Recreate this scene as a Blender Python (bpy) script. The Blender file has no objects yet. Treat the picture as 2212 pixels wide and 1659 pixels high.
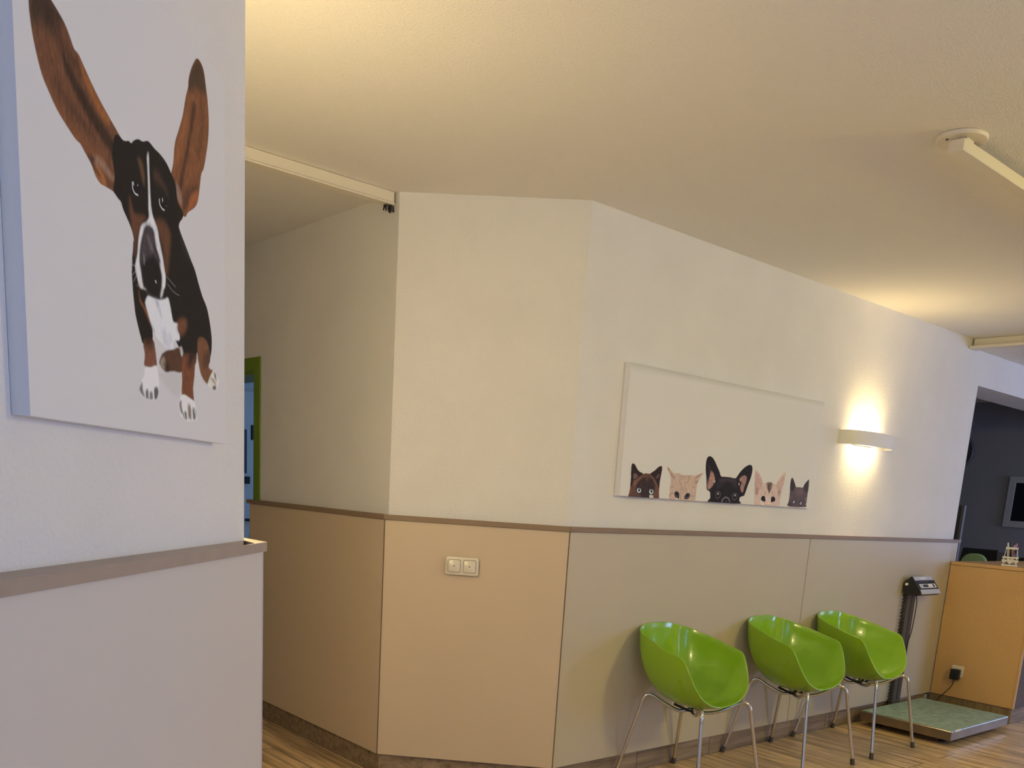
import bpy, bmesh, math, random
import numpy as np
from mathutils import Vector, Matrix

C = bpy.context.scene.collection
SC = bpy.context.scene
R2 = math.sqrt(.5)
PI = math.pi

# ------------------------------------------------------------------ camera
H = 2.55
CAM_P = (-2.85816, -2.94375, 1.35674)
CAM_R = (0.758261, -0.648877, 0.063245)
CAM_U = (0.087566, 0.197493, 0.976385)
CAM_F = (0.646044, 0.734817, -0.206571)
F_PX = 1967.79; PP_Y = 1477.04
cd = bpy.data.cameras.new('camera'); cam = bpy.data.objects.new('camera', cd); C.objects.link(cam)
cd.sensor_fit = 'HORIZONTAL'; cd.sensor_width = 36.0
cd.lens = F_PX / 2212 * 36.0
cd.shift_y = (PP_Y - 829.5) / 2212
cd.clip_start = .05; cd.clip_end = 60
M = Matrix.Identity(4)
for i in range(3):
    M[i][0] = CAM_R[i]; M[i][1] = CAM_U[i]; M[i][2] = -CAM_F[i]; M[i][3] = CAM_P[i]
cam.matrix_world = M
SC.camera = cam

# ------------------------------------------------------------------ view, world
SC.view_settings.view_transform = 'Standard'; SC.view_settings.look = 'None'
SC.view_settings.gamma = 1.0; SC.view_settings.use_curve_mapping = False
SC.view_settings.exposure = 0.0
SC.cycles.use_denoising = True
SC.cycles.max_bounces = 10; SC.cycles.diffuse_bounces = 6
SC.cycles.sample_clamp_indirect = 6.0
W = bpy.data.worlds.new('daylight'); SC.world = W; W.use_nodes = True
bg = W.node_tree.nodes['Background']; bg.inputs[0].default_value = (.42, .58, 1.0, 1); bg.inputs[1].default_value = .6

# ------------------------------------------------------------------ lights
def aim(o, d):
    o.rotation_euler = Vector(d).to_track_quat('-Z', 'Y').to_euler()
def area(name, loc, d, sx, sy, power, col, spread=PI):
    l = bpy.data.lights.new(name, 'AREA'); l.shape = 'RECTANGLE'; l.size = sx; l.size_y = sy
    l.energy = power; l.color = col; l.spread = spread
    o = bpy.data.objects.new(name, l); C.objects.link(o); o.location = loc; aim(o, d); return o
def point(name, loc, power, col, r=.05):
    l = bpy.data.lights.new(name, 'POINT'); l.energy = power; l.color = col; l.shadow_soft_size = r
    o = bpy.data.objects.new(name, l); C.objects.link(o); o.location = loc; return o
WARM = (1.0, .70, .36)
DAY = (.50, .66, 1.0)
# daylight entering by the windows out of the picture, plus an added bay fill
area('window_daylight_east', (7.35, -1.9, 1.5), (-1, 0, 0), 1.9, 1.5, 36, (.42, .56, 1.0))
area('window_daylight_south', (5.6, -5.85, 1.5), (0, 1, 0), 1.5, 1.5, 102, (.36, .50, 1.0))
area('window_daylight_west', (-4.75, -4.6, 1.5), (1, .1, 0), 1.2, 1.4, 22, (.08, .38, 1.0))
area('added_fill_bay', (2.36 * R2 - 3.25 * R2, -3.25 * R2 - 2.36 * R2, 1.45), (-1, 1, -.1), 1.0, 1.5, 21, (.43, .55, 1.0))  # added fill, made up to brighten and cool the near left wall
area('window_daylight_far_room', (1.9, 3.0, 1.6), (-1, .1, -.1), .9, 1.2, 10, (.22, .48, 1.0))
# warm lamps of the waiting room that hang out of the picture
point('wall_lamp_light_corridor', (-1.86, -.62, 1.62), 24, (1, .77, .36), .07)
area('uplight_corridor', (-1.86, -.70, 2.15), (0, 0, 1), .25, .12, .6, WARM)
point('ceiling_lamp_light_room', (1.2, -3.2, 2.25), 68, (1, .83, .23), .15)

# ------------------------------------------------------------------ helpers
def mat(name, col, rough=.6, metal=0, spec=.5, bump=0, bscale=200, var=0, vscale=6, coat=0, emit=None, estr=0):
    m = bpy.data.materials.new(name); m.use_nodes = True
    nt = m.node_tree; b = nt.nodes['Principled BSDF']
    b.inputs['Base Color'].default_value = (*col, 1); b.inputs['Roughness'].default_value = rough
    b.inputs['Metallic'].default_value = metal; b.inputs['Specular IOR Level'].default_value = spec
    b.inputs['Coat Weight'].default_value = coat
    tc = nt.nodes.new('ShaderNodeTexCoord')
    if var:
        n = nt.nodes.new('ShaderNodeTexNoise'); n.inputs['Scale'].default_value = vscale; n.inputs['Detail'].default_value = 4
        nt.links.new(tc.outputs['Object'], n.inputs['Vector'])
        r = nt.nodes.new('ShaderNodeValToRGB')
        r.color_ramp.elements[0].position = .3; r.color_ramp.elements[1].position = .7
        r.color_ramp.elements[0].color = (*[c * (1 - var) for c in col], 1)
        r.color_ramp.elements[1].color = (*[min(1, c * (1 + var)) for c in col], 1)
        nt.links.new(n.outputs['Fac'], r.inputs['Fac']); nt.links.new(r.outputs['Color'], b.inputs['Base Color'])
    if bump:
        n = nt.nodes.new('ShaderNodeTexNoise'); n.inputs['Scale'].default_value = bscale; n.inputs['Detail'].default_value = 3
        nt.links.new(tc.outputs['Object'], n.inputs['Vector'])
        bp = nt.nodes.new('ShaderNodeBump'); bp.inputs['Strength'].default_value = bump; bp.inputs['Distance'].default_value = .004
        nt.links.new(n.outputs['Fac'], bp.inputs['Height']); nt.links.new(bp.outputs['Normal'], b.inputs['Normal'])
    if emit:
        b.inputs['Emission Color'].default_value = (*emit, 1); b.inputs['Emission Strength'].default_value = estr
    return m

def wood_tile(name, dark, light, bw=1.2, bh=.2, rot=0, rough=.45, axis='xy'):
    m = bpy.data.materials.new(name); m.use_nodes = True
    nt = m.node_tree; b = nt.nodes['Principled BSDF']; N = nt.nodes.new; L = nt.links.new
    tc = N('ShaderNodeTexCoord'); mp = N('ShaderNodeMapping'); L(tc.outputs['Object'], mp.inputs['Vector'])
    mp.inputs['Rotation'].default_value = rot
    br = N('ShaderNodeTexBrick'); L(mp.outputs['Vector'], br.inputs['Vector'])
    br.inputs['Scale'].default_value = 1; br.inputs['Brick Width'].default_value = bw; br.inputs['Row Height'].default_value = bh
    br.inputs['Mortar Size'].default_value = .0022; br.inputs['Mortar Smooth'].default_value = .2; br.offset = .37
    br.inputs['Color1'].default_value = (.25, .25, .25, 1); br.inputs['Color2'].default_value = (.75, .75, .75, 1)
    st = N('ShaderNodeMapping'); st.inputs['Scale'].default_value = (2.2, 34, 34); L(mp.outputs['Vector'], st.inputs['Vector'])
    ad = N('ShaderNodeVectorMath'); ad.operation = 'ADD'; L(st.outputs['Vector'], ad.inputs[0])
    mu = N('ShaderNodeVectorMath'); mu.operation = 'SCALE'; mu.inputs['Scale'].default_value = 40; L(br.outputs['Color'], mu.inputs[0]); L(mu.outputs['Vector'], ad.inputs[1])
    n1 = N('ShaderNodeTexNoise'); n1.inputs['Scale'].default_value = 1; n1.inputs['Detail'].default_value = 6; n1.inputs['Roughness'].default_value = .62; L(ad.outputs['Vector'], n1.inputs['Vector'])
    n2 = N('ShaderNodeTexNoise'); n2.inputs['Scale'].default_value = 3.0; n2.inputs['Detail'].default_value = 3; L(mp.outputs['Vector'], n2.inputs['Vector'])
    r = N('ShaderNodeValToRGB'); L(n1.outputs['Fac'], r.inputs['Fac'])
    e = r.color_ramp.elements; e[0].position = .30; e[0].color = (*dark, 1); e[1].position = .68; e[1].color = (*light, 1)
    x1 = N('ShaderNodeMix'); x1.data_type = 'RGBA'; x1.blend_type = 'MULTIPLY'; x1.inputs[0].default_value = .55
    r2 = N('ShaderNodeValToRGB'); r2.color_ramp.elements[0].position = .3; r2.color_ramp.elements[1].position = .7
    r2.color_ramp.elements[0].color = (.62, .60, .56, 1); r2.color_ramp.elements[1].color = (1.15, 1.12, 1.05, 1)
    L(n2.outputs['Fac'], r2.inputs['Fac']); L(r.outputs['Color'], x1.inputs[6]); L(r2.outputs['Color'], x1.inputs[7])
    x2 = N('ShaderNodeMix'); x2.data_type = 'RGBA'; L(br.outputs['Fac'], x2.inputs[0]); L(x1.outputs[2], x2.inputs[6]); x2.inputs[7].default_value = (.03, .022, .015, 1)
    L(x2.outputs[2], b.inputs['Base Color']); b.inputs['Roughness'].default_value = rough
    bp = N('ShaderNodeBump'); bp.inputs['Strength'].default_value = .25; bp.inputs['Distance'].default_value = .002
    L(n1.outputs['Fac'], bp.inputs['Height']); L(bp.outputs['Normal'], b.inputs['Normal'])
    return m

def obj(name, bm, m, parent=None, smooth=False, auto=None):
    me = bpy.data.meshes.new(name); bmesh.ops.recalc_face_normals(bm, faces=bm.faces); bm.to_mesh(me); bm.free()
    for mm in (m if isinstance(m, (list, tuple)) else [m]): me.materials.append(mm)
    if smooth or auto:
        for p in me.polygons: p.use_smooth = True
    o = bpy.data.objects.new(name, me); C.objects.link(o)
    if auto: me.set_sharp_from_angle(angle=math.radians(auto))
    if parent: o.parent = parent
    return o
def tag(o, label, cat, group=None, kind=None):
    o['label'] = label; o['category'] = cat
    if group: o['group'] = group
    if kind: o['kind'] = kind
    return o
def empty(name, label, cat, loc=(0, 0, 0), rz=0, group=None):
    o = bpy.data.objects.new(name, None); C.objects.link(o); o.empty_display_size = .1
    o.location = loc; o.rotation_euler = (0, 0, rz); return tag(o, label, cat, group)
def copy_tree(o, parent=None):
    c = o.copy(); C.objects.link(c)
    if parent: c.parent = parent
    for ch in list(o.children): copy_tree(ch, c)
    return c

def box(bm, lo, hi, bev=0, seg=2, rot=None, piv=None):
    lo = Vector(lo); hi = Vector(hi)
    g = bmesh.ops.create_cube(bm, size=1); vs = g['verts']
    for v in vs: v.co = Vector(((v.co[i] + .5) * (hi[i] - lo[i]) + lo[i]) for i in range(3))
    if bev:
        es = list({e for v in vs for e in v.link_edges})
        r = bmesh.ops.bevel(bm, geom=es, offset=bev, segments=seg, affect='EDGES', profile=.5)
        vs = list({v for f in r['faces'] for v in f.verts} | {v for v in vs if v.is_valid})
    if rot:
        pv = Vector(piv or (0, 0, 0)); 
        for v in vs: v.co = rot @ (v.co - pv) + pv
    return vs
def prism(bm, poly, z0, z1):
    a = [bm.verts.new((x, y, z0)) for x, y in poly]; b = [bm.verts.new((x, y, z1)) for x, y in poly]
    n = len(poly); bm.faces.new(a[::-1]); bm.faces.new(b)
    for i in range(n): bm.faces.new((a[i], a[(i + 1) % n], b[(i + 1) % n], b[i]))
    return a + b
def extr(bm, prof, x0, x1, axis=0):
    # closed profile of (u,v) extruded along an axis: axis 0 -> (x,u,v), axis 1 -> (u,y,v)
    def P(t, u, v): return (t, u, v) if axis == 0 else ((u, t, v) if axis == 1 else (u, v, t))
    a = [bm.verts.new(P(x0, *p)) for p in prof]; b = [bm.verts.new(P(x1, *p)) for p in prof]
    n = len(prof); bm.faces.new(a[::-1]); bm.faces.new(b)
    for i in range(n): bm.faces.new((a[i], a[(i + 1) % n], b[(i + 1) % n], b[i]))
    return a + b
def cat(pts, n=6, closed=False):
    P = [Vector(p) for p in pts]; k = len(P); out = []
    rng = k if closed else k - 1
    for i in range(rng):
        if closed: a, b, c, d = P[(i - 1) % k], P[i], P[(i + 1) % k], P[(i + 2) % k]
        else: a, b, c, d = P[max(i - 1, 0)], P[i], P[i + 1], P[min(i + 2, k - 1)]
        for j in range(n):
            t = j / n
            out.append(.5 * ((2 * b) + (c - a) * t + (2 * a - 5 * b + 4 * c - d) * t * t + (3 * b - a - 3 * c + d) * t ** 3))
    if not closed: out.append(P[-1])
    return out
def tube(bm, pts, r, seg=10, cap=True):
    P = [Vector(p) for p in pts]; rr = r if isinstance(r, (list, tuple)) else [r] * len(P)
    T = [(P[min(i + 1, len(P) - 1)] - P[max(i - 1, 0)]).normalized() for i in range(len(P))]
    u = T[0].orthogonal().normalized(); rings = []
    for i, p in enumerate(P):
        u = (u - T[i] * u.dot(T[i])).normalized(); w = T[i].cross(u)
        rings.append([bm.verts.new(p + rr[i] * (math.cos(2 * PI * k / seg) * u + math.sin(2 * PI * k / seg) * w)) for k in range(seg)])
    for a, b in zip(rings, rings[1:]):
        for k in range(seg): bm.faces.new((a[k], a[(k + 1) % seg], b[(k + 1) % seg], b[k]))
    if cap: bm.faces.new(rings[0][::-1]); bm.faces.new(rings[-1])
def lathe(bm, prof, seg=24, c=(0, 0, 0)):
    rings = []
    for r, z in prof:
        rings.append([bm.verts.new((c[0] + r * math.cos(2 * PI * k / seg), c[1] + r * math.sin(2 * PI * k / seg), c[2] + z)) for k in range(seg)])
    for a, b in zip(rings, rings[1:]):
        for k in range(seg): bm.faces.new((a[k], a[(k + 1) % seg], b[(k + 1) % seg], b[k]))
    bm.faces.new(rings[0][::-1]); bm.faces.new(rings[-1])
def rrect(w, h, r, n=4, cx=0, cy=0):
    out = []
    for qx, qy, a0 in ((1, 1, 0), (-1, 1, 90), (-1, -1, 180), (1, -1, 270)):
        for i in range(n + 1):
            a = math.radians(a0 + 90 * i / n)
            out.append((cx + qx * (w / 2 - r) + r * math.cos(a), cy + qy * (h / 2 - r) + r * math.sin(a)))
    return out
def B(): return bmesh.new()
def PW(d, n):   # plan point given along / off the diagonal pillar wall
    return ((d + n) * R2, (d - n) * R2)
def lin(c): return tuple((x / 255 / 12.92 if x <= 10 else ((x / 255 + .055) / 1.055) ** 2.4) for x in c)

# ------------------------------------------------------------------ materials
m_wall = mat('white_rough_plaster', (.80, .79, .77), .9, spec=.2, bump=.6, bscale=120, var=.03, vscale=3)
m_ceil = mat('white_ceiling_plaster', (.80, .78, .74), .95, spec=.15, bump=.9, bscale=140)
m_panel = mat('beige_laminate_panel', (.645, .53, .385), .42, spec=.32, var=.015, vscale=2)
m_panel_r = mat('beige_laminate_toned_for_light', (.545, .485, .375), .42, spec=.3, var=.015, vscale=2)  # same beige laminate, with the light on the right wall put into its colour
m_panel_p = mat('pale_laminate_panel', (.66, .62, .59), .4, spec=.4)
m_rail = mat('brown_laminate_rail', (.27, .195, .135), .5, spec=.25, var=.05, vscale=20)
m_joint = mat('dark_joint', (.02, .015, .012), .9, spec=.1)
m_floor = wood_tile('wood_look_floor_tile', (.25, .165, .085), (.90, .67, .40), 1.2, .2, (0, 0, PI / 2), .33)
m_base = wood_tile('wood_look_skirting_tile', (.15, .11, .07), (.37, .285, .20), .6, .5, (PI / 2, 0, 0), .5)
m_trim = mat('cream_painted_track', (.74, .68, .56), .45, spec=.4)
m_green_door = mat('green_door_paint', (.165, .27, .025), .4)
m_white = mat('white_lacquer', (.80, .80, .78), .35)
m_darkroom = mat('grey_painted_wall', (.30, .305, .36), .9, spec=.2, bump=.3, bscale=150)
m_black = mat('black_plastic', (.012, .012, .013), .35)
m_softblack = mat('matt_black', (.02, .02, .022), .7)
m_chrome = mat('chromed_steel', (.62, .59, .55), .10, metal=1)
m_steel = mat('brushed_steel', (.36, .31, .24), .28, metal=1, var=.12, vscale=9)
m_rubber = mat('grey_rubber', (.06, .05, .045), .7)
m_shell = mat('green_gloss_plastic', (.265, .50, .018), .17, spec=.55, coat=.25)
m_switch = mat('ivory_plastic', (.76, .70, .58), .25)
m_lampw = mat('white_lamp_metal', (.82, .80, .76), .5)
m_desk = mat('ochre_desk_laminate', (.66, .41, .175), .5, var=.04, vscale=60)
m_desk_side = mat('dark_desk_side', (.115, .085, .07), .5)
m_mat = mat('green_rubber_mat', (.16, .27, .20), .55)

# ------------------------------------------------------------------ setting
def struct(name, bm, m, label, catg, **k):
    return tag(obj(name, bm, m, **k), label, catg, kind='structure')
b = B(); box(b, (-4.9, -5.9, -.1), (7.4, 5.1, 0)); struct('floor', b, m_floor, 'wood-look plank tile floor of the waiting room', 'floor')
b = B(); box(b, (-4.9, -5.9, H), (7.4, 5.1, H + .12)); struct('ceiling', b, m_ceil, 'white textured plaster ceiling over the waiting room', 'ceiling')
b = B(); box(b, (3.70, -5.6, 2.495), (7.1, -.002, H)); struct('ceiling_lower', b, m_ceil, 'slightly lower ceiling strip behind the cream track at the right', 'ceiling')
TH = .29
# right wall with its opening and lintel
b = B(); prism(b, [(0, 0), (3.835, 0), (3.835, TH), (.12, TH)], 0, H); struct('wall_right', b, m_wall, 'long white plaster wall behind the green chairs', 'wall')
b = B(); box(b, (3.835, 0, 2.272), (7.1, TH, H)); struct('wall_lintel', b, m_wall, 'white lintel over the opening to the dark back room', 'wall')
b = B(); prism(b, [(-.57, .57), (0, 0), (.12, TH), (-.37, .78)], 0, H); struct('wall_middle', b, m_wall, 'narrow white angled wall between the corridor and the chairs', 'wall')
# left (corridor) wall with the green framed doorway
b = B(); prism(b, [(-.57, .57), (-.37, .78), (-.37, 1.93), (-.57, 1.93)], 0, H); struct('wall_left', b, m_wall, 'shaded white corridor wall left of the angled wall', 'wall')
b = B(); box(b, (-.57, 1.93, 1.905), (-.37, 2.83, H)); struct('wall_left_over_door', b, m_wall, 'corridor wall above the green door frame', 'wall')
b = B(); box(b, (-.57, 2.83, 0), (-.37, 4.8, H)); struct('wall_left_end', b, m_wall, 'corridor wall beyond the green door frame', 'wall')
# pillar wall with the dog picture and the corridor's other side
a0, a1 = PW(-2.199, -.650), PW(-3.95, -.650)
xw = a0[0]
b = B(); prism(b, [a0, (xw, a0[1] + .16), PW(-3.95, -.76), a1], 0, H); struct('wall_near_left', b, m_wall, 'near white wall carrying the dog picture', 'wall')
b = B(); box(b, (xw - .12, a0[1] + .162, 0), (xw, 4.8, H)); struct('wall_corridor', b, m_wall, 'hidden corridor wall behind the near left wall', 'wall')
# outer shell
b = B(); box(b, (-4.7, 4.8, 0), (7.2, 4.95, H)); struct('wall_north', b, m_darkroom, 'far outer wall of the back rooms', 'wall')
b = B()
for lo, hi in (((7.1, -5.6, 0), (7.25, -2.85, H)), ((7.1, -.95, 0), (7.25, 4.8, H)), ((7.1, -2.85, 0), (7.25, -.95, .75)), ((7.1, -2.85, 2.25), (7.25, -.95, H))): box(b, lo, hi)
struct('wall_east', b, m_darkroom, 'grey back wall of the dark room', 'wall')
b = B()
for lo, hi in (((-4.7, -5.75, 0), (4.85, -5.6, H)), ((6.35, -5.75, 0), (7.25, -5.6, H)), ((4.85, -5.75, 0), (6.35, -5.6, .75)), ((4.85, -5.75, 2.25), (6.35, -5.6, H))): box(b, lo, hi)
struct('wall_south', b, m_wall, 'white wall behind the camera with a window', 'wall')
b = B()
for lo, hi in (((-4.7, -5.6, 0), (-4.55, -5.3, H)), ((-4.7, -3.95, 0), (-4.55, 4.8, H)), ((-4.7, -5.3, 0), (-4.55, -3.95, .75)), ((-4.7, -5.3, 2.25), (-4.55, -3.95, H))): box(b, lo, hi)
struct('wall_west', b, m_wall, 'white wall left of the camera with a window', 'wall')
# room behind the green door
b = B(); box(b, (-.37, 4.6, 0), (2.2, 4.7, H)); struct('wall_small_room', b, m_wall, 'white wall with a door behind the green door frame', 'wall')
b = B(); box(b, (2.2, .8, 0), (2.3, 4.8, H)); struct('wall_bluish_room', b, m_wall, 'inner wall of the small room behind the green door frame', 'wall')

# window frames behind the camera, and an added bay around the fill light
def window(name, lo, hi, ax, label):
    b = B(); t = .06
    l = Vector(lo); h = Vector(hi)
    def seg(u0, u1, z0, z1):
        a = list(lo); c = list(hi); a[ax] = u0; c[ax] = u1; a[2] = z0; c[2] = z1; box(b, a, c)
    seg(l[ax], h[ax], l[2], l[2] + t); seg(l[ax], h[ax], h[2] - t, h[2]); seg(l[ax], l[ax] + t, l[2] + t, h[2] - t); seg(h[ax] - t, h[ax], l[2] + t, h[2] - t)
    mid = (l[ax] + h[ax]) / 2; seg(mid - t / 2, mid + t / 2, l[2] + t, h[2] - t)
    return struct(name, b, m_white, label, 'window')
window('window_1', (7.15, -2.85, .75), (7.21, -.95, 2.25), 1, 'white framed window in the wall right of the picture')
window('window_3', (4.85, -5.70, .75), (6.35, -5.64, 2.25), 0, 'white framed window in the wall behind the camera')
b = B()
for d0, d1, z0, z1 in ((-4.15, -3.8, 0, H), (-2.7, -2.4, 0, H), (-3.8, -2.7, 0, .6), (-3.8, -2.7, 2.3, H)): prism(b, [PW(d0, 2.2), PW(d1, 2.2), PW(d1, 2.32), PW(d0, 2.32)], z0, z1)
struct('wall_bay_added', b, m_wall, 'added white wall right of the camera, opening for the fill light', 'wall')  # unseen wall piece, made up to carry the bay fill light
b = B()
for d0, d1, z0, z1 in ((-3.8, -3.74, .6, 2.3), (-2.76, -2.7, .6, 2.3), (-3.74, -2.76, .6, .66), (-3.74, -2.76, 2.24, 2.3)): prism(b, [PW(d0, 2.23), PW(d1, 2.23), PW(d1, 2.29), PW(d0, 2.29)], z0, z1)
struct('window_bay_added', b, m_white, 'added tall white frame around the fill light right of the camera', 'window')  # frame added to go with the made-up bay opening
window('window_2', (-4.66, -5.3, .75), (-4.60, -3.95, 2.25), 1, 'white framed window in the wall left of the camera')

# dado panels: bodies 2.4 cm proud of the wall, 4 mm dark joints between them
PT = .028; PZ0, PZ1 = .108, 1.196
g = .0025
def pan(name, poly, label, m=None, z0=PZ0):
    b = B(); vs = prism(b, poly, z0, PZ1)
    es = [e for e in b.edges if abs(e.verts[0].co.z - e.verts[1].co.z) > .5]
    bmesh.ops.bevel(b, geom=es, offset=.0015, segments=2, affect='EDGES')
    return struct(name, b, m or m_panel, label, 'wall panel')
tq = math.tan(PI / 8) * PT
# right wall panels start at the mitre with the middle wall
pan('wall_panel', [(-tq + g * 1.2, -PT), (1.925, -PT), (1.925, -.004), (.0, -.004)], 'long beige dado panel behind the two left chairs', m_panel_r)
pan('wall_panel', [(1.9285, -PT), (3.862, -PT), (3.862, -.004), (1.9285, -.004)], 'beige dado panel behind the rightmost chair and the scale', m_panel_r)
def mid_pt(s, n):      # along the middle wall from the right corner, n in front
    return (-s * R2 - n * R2, s * R2 - n * R2)
Lm = math.hypot(.57, .57)
pan('wall_panel', [mid_pt(-tq * -1 * 0 + -tq + g, PT) if False else mid_pt(-tq + g, PT), mid_pt(Lm + tq - g, PT), mid_pt(Lm, .004), mid_pt(0, .004)], 'narrow beige dado panel with the double switch')
pan('wall_panel', [(-.57 - PT, .57 - tq + g * 2), (-.57 - PT, 1.936), (-.574, 1.936), (-.574, .575)], 'shaded beige dado panel along the corridor wall')
# dark backing seen in the joints
b = B()
for (x0, y0), (x1, y1), n in (((-.57, 1.9), (-.57, .57), (-1, 0)), ((-.57, .57), (0, 0), (-R2, -R2)), ((0, 0), (3.82, 0), (0, -1))):
    prism(b, [(x0 + n[0] * .001, y0 + n[1] * .001), (x1 + n[0] * .001, y1 + n[1] * .001), (x1 + n[0] * .0035, y1 + n[1] * .0035), (x0 + n[0] * .0035, y0 + n[1] * .0035)], .09, 1.2)
struct('trim_joint_backing', b, m_joint, 'dark backing seen in the joints between dado panels', 'trim')
# rails on top of the panels
RZ0, RZ1, RW = 1.197, 1.219, .036
tr = math.tan(PI / 8) * RW
def rail(name, poly, label):
    b = B(); prism(b, poly, RZ0, RZ1)
    bmesh.ops.bevel(b, geom=[e for e in b.edges if abs(e.verts[0].co.z - e.verts[1].co.z) < .001], offset=.0015, segments=2, affect='EDGES')
    return struct(name, b, m_rail, label, 'rail')
rail('trim_1', [(-tr + .001, -RW), (3.885, -RW), (3.885, .03), (3.837, .03), (3.837, -.0005), (0, -.0005)], 'brown cap rail above the panels behind the chairs')
rail('trim_2', [mid_pt(-tr + .001, RW), mid_pt(Lm + tr - .001, RW), mid_pt(Lm, .0005), mid_pt(0, .0005)], 'short brown cap rail above the double switch')
rail('trim_3', [(-.57 - RW, .57 - tr + .001), (-.57 - RW, 1.962), (-.5705, 1.962), (-.5705, .57)], 'dark brown cap rail along the corridor wall')
# skirting tiles
BH = .104; BT = .012; tb = math.tan(PI / 8) * BT
def skirt(name, poly, label, rz=0):
    b = B(); prism(b, poly, 0, BH); return struct(name, b, m_base, label, 'baseboard')
skirt('baseboard_right', [(-tb, -BT), (3.75, -BT), (3.75, -.004), (0, -.004)], 'wood-look skirting tiles under the panels behind the chairs')
o = skirt('baseboard_middle', [mid_pt(-tb, BT), mid_pt(Lm + tb, BT), mid_pt(Lm, .004), mid_pt(0, .004)], 'wood-look skirting tiles under the double switch panel')
skirt('baseboard_left', [(-.57 - BT, .57 - tb), (-.57 - BT, 1.93), (-.574, 1.93), (-.574, .57)], 'dark wood-look skirting tiles along the corridor wall')

# near-left pillar: panel and ledge
nP = -.6065
b = B(); prism(b, [PW(-2.2105, nP), PW(-2.2105, nP - .008), PW(-3.94, nP - .008), PW(-3.94, nP)], 0, 1.1985)
struct('wall_panel', b, m_panel_p, 'pale dado panel under the dog picture', 'wall panel')
b = B(); prism(b, [(-1.981, -1.118), (-1.981, 2.2), (-1.989, 2.2), (-1.989, -1.118)], 0, 1.1985)
struct('wall_panel', b, m_panel_p, 'edge of the dado panel turning behind the near left wall', 'wall panel')
nL = -.6005
b = B()
cx_, cy_ = PW(-2.197, nL)
prism(b, [PW(-2.325, nL - .004), PW(-2.2, -.6495), PW(-3.94, -.6495), PW(-3.94, nL - .004)], 1.199, 1.2185)
prism(b, [(cx_, cy_), PW(-3.94, nL), PW(-3.94, nL - .004), PW(-2.258, nL - .004)], 1.199, 1.2185)
prism(b, [(cx_, cy_), (cx_, 2.2), (-2.0138, 2.2), (-2.0142, -1.094), PW(-2.258, nL - .004)], 1.199, 1.2185)
struct('trim_4', b, mat('taupe_laminate_ledge', (.38, .31, .26), .45, spec=.3, var=.04, vscale=20), 'brown cap ledge under the dog picture with an open corner', 'rail')

# green door frame
b = B()
box(b, (-.579, 1.862, 0), (-.571, 1.932, 1.975)); box(b, (-.579, 1.932, 1.905), (-.571, 2.83, 1.975)); box(b, (-.579, 2.83, 0), (-.571, 2.90, 1.975))
box(b, (-.571, 1.931, 0), (-.37, 1.945, 1.905)); box(b, (-.571, 2.815, 0), (-.37, 2.829, 1.905)); box(b, (-.571, 1.945, 1.89), (-.37, 2.815, 1.904))
struct('door_frame', b, m_green_door, 'green painted door frame at the end of the corridor wall', 'door frame')
# door and fittings at the far end of that small room
b = B(); box(b, (-.2, 4.55, .01), (.72, 4.59, 2.03)); d2 = struct('door_1', b, m_white, 'white door in the bluish room behind the green frame', 'door')

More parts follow.
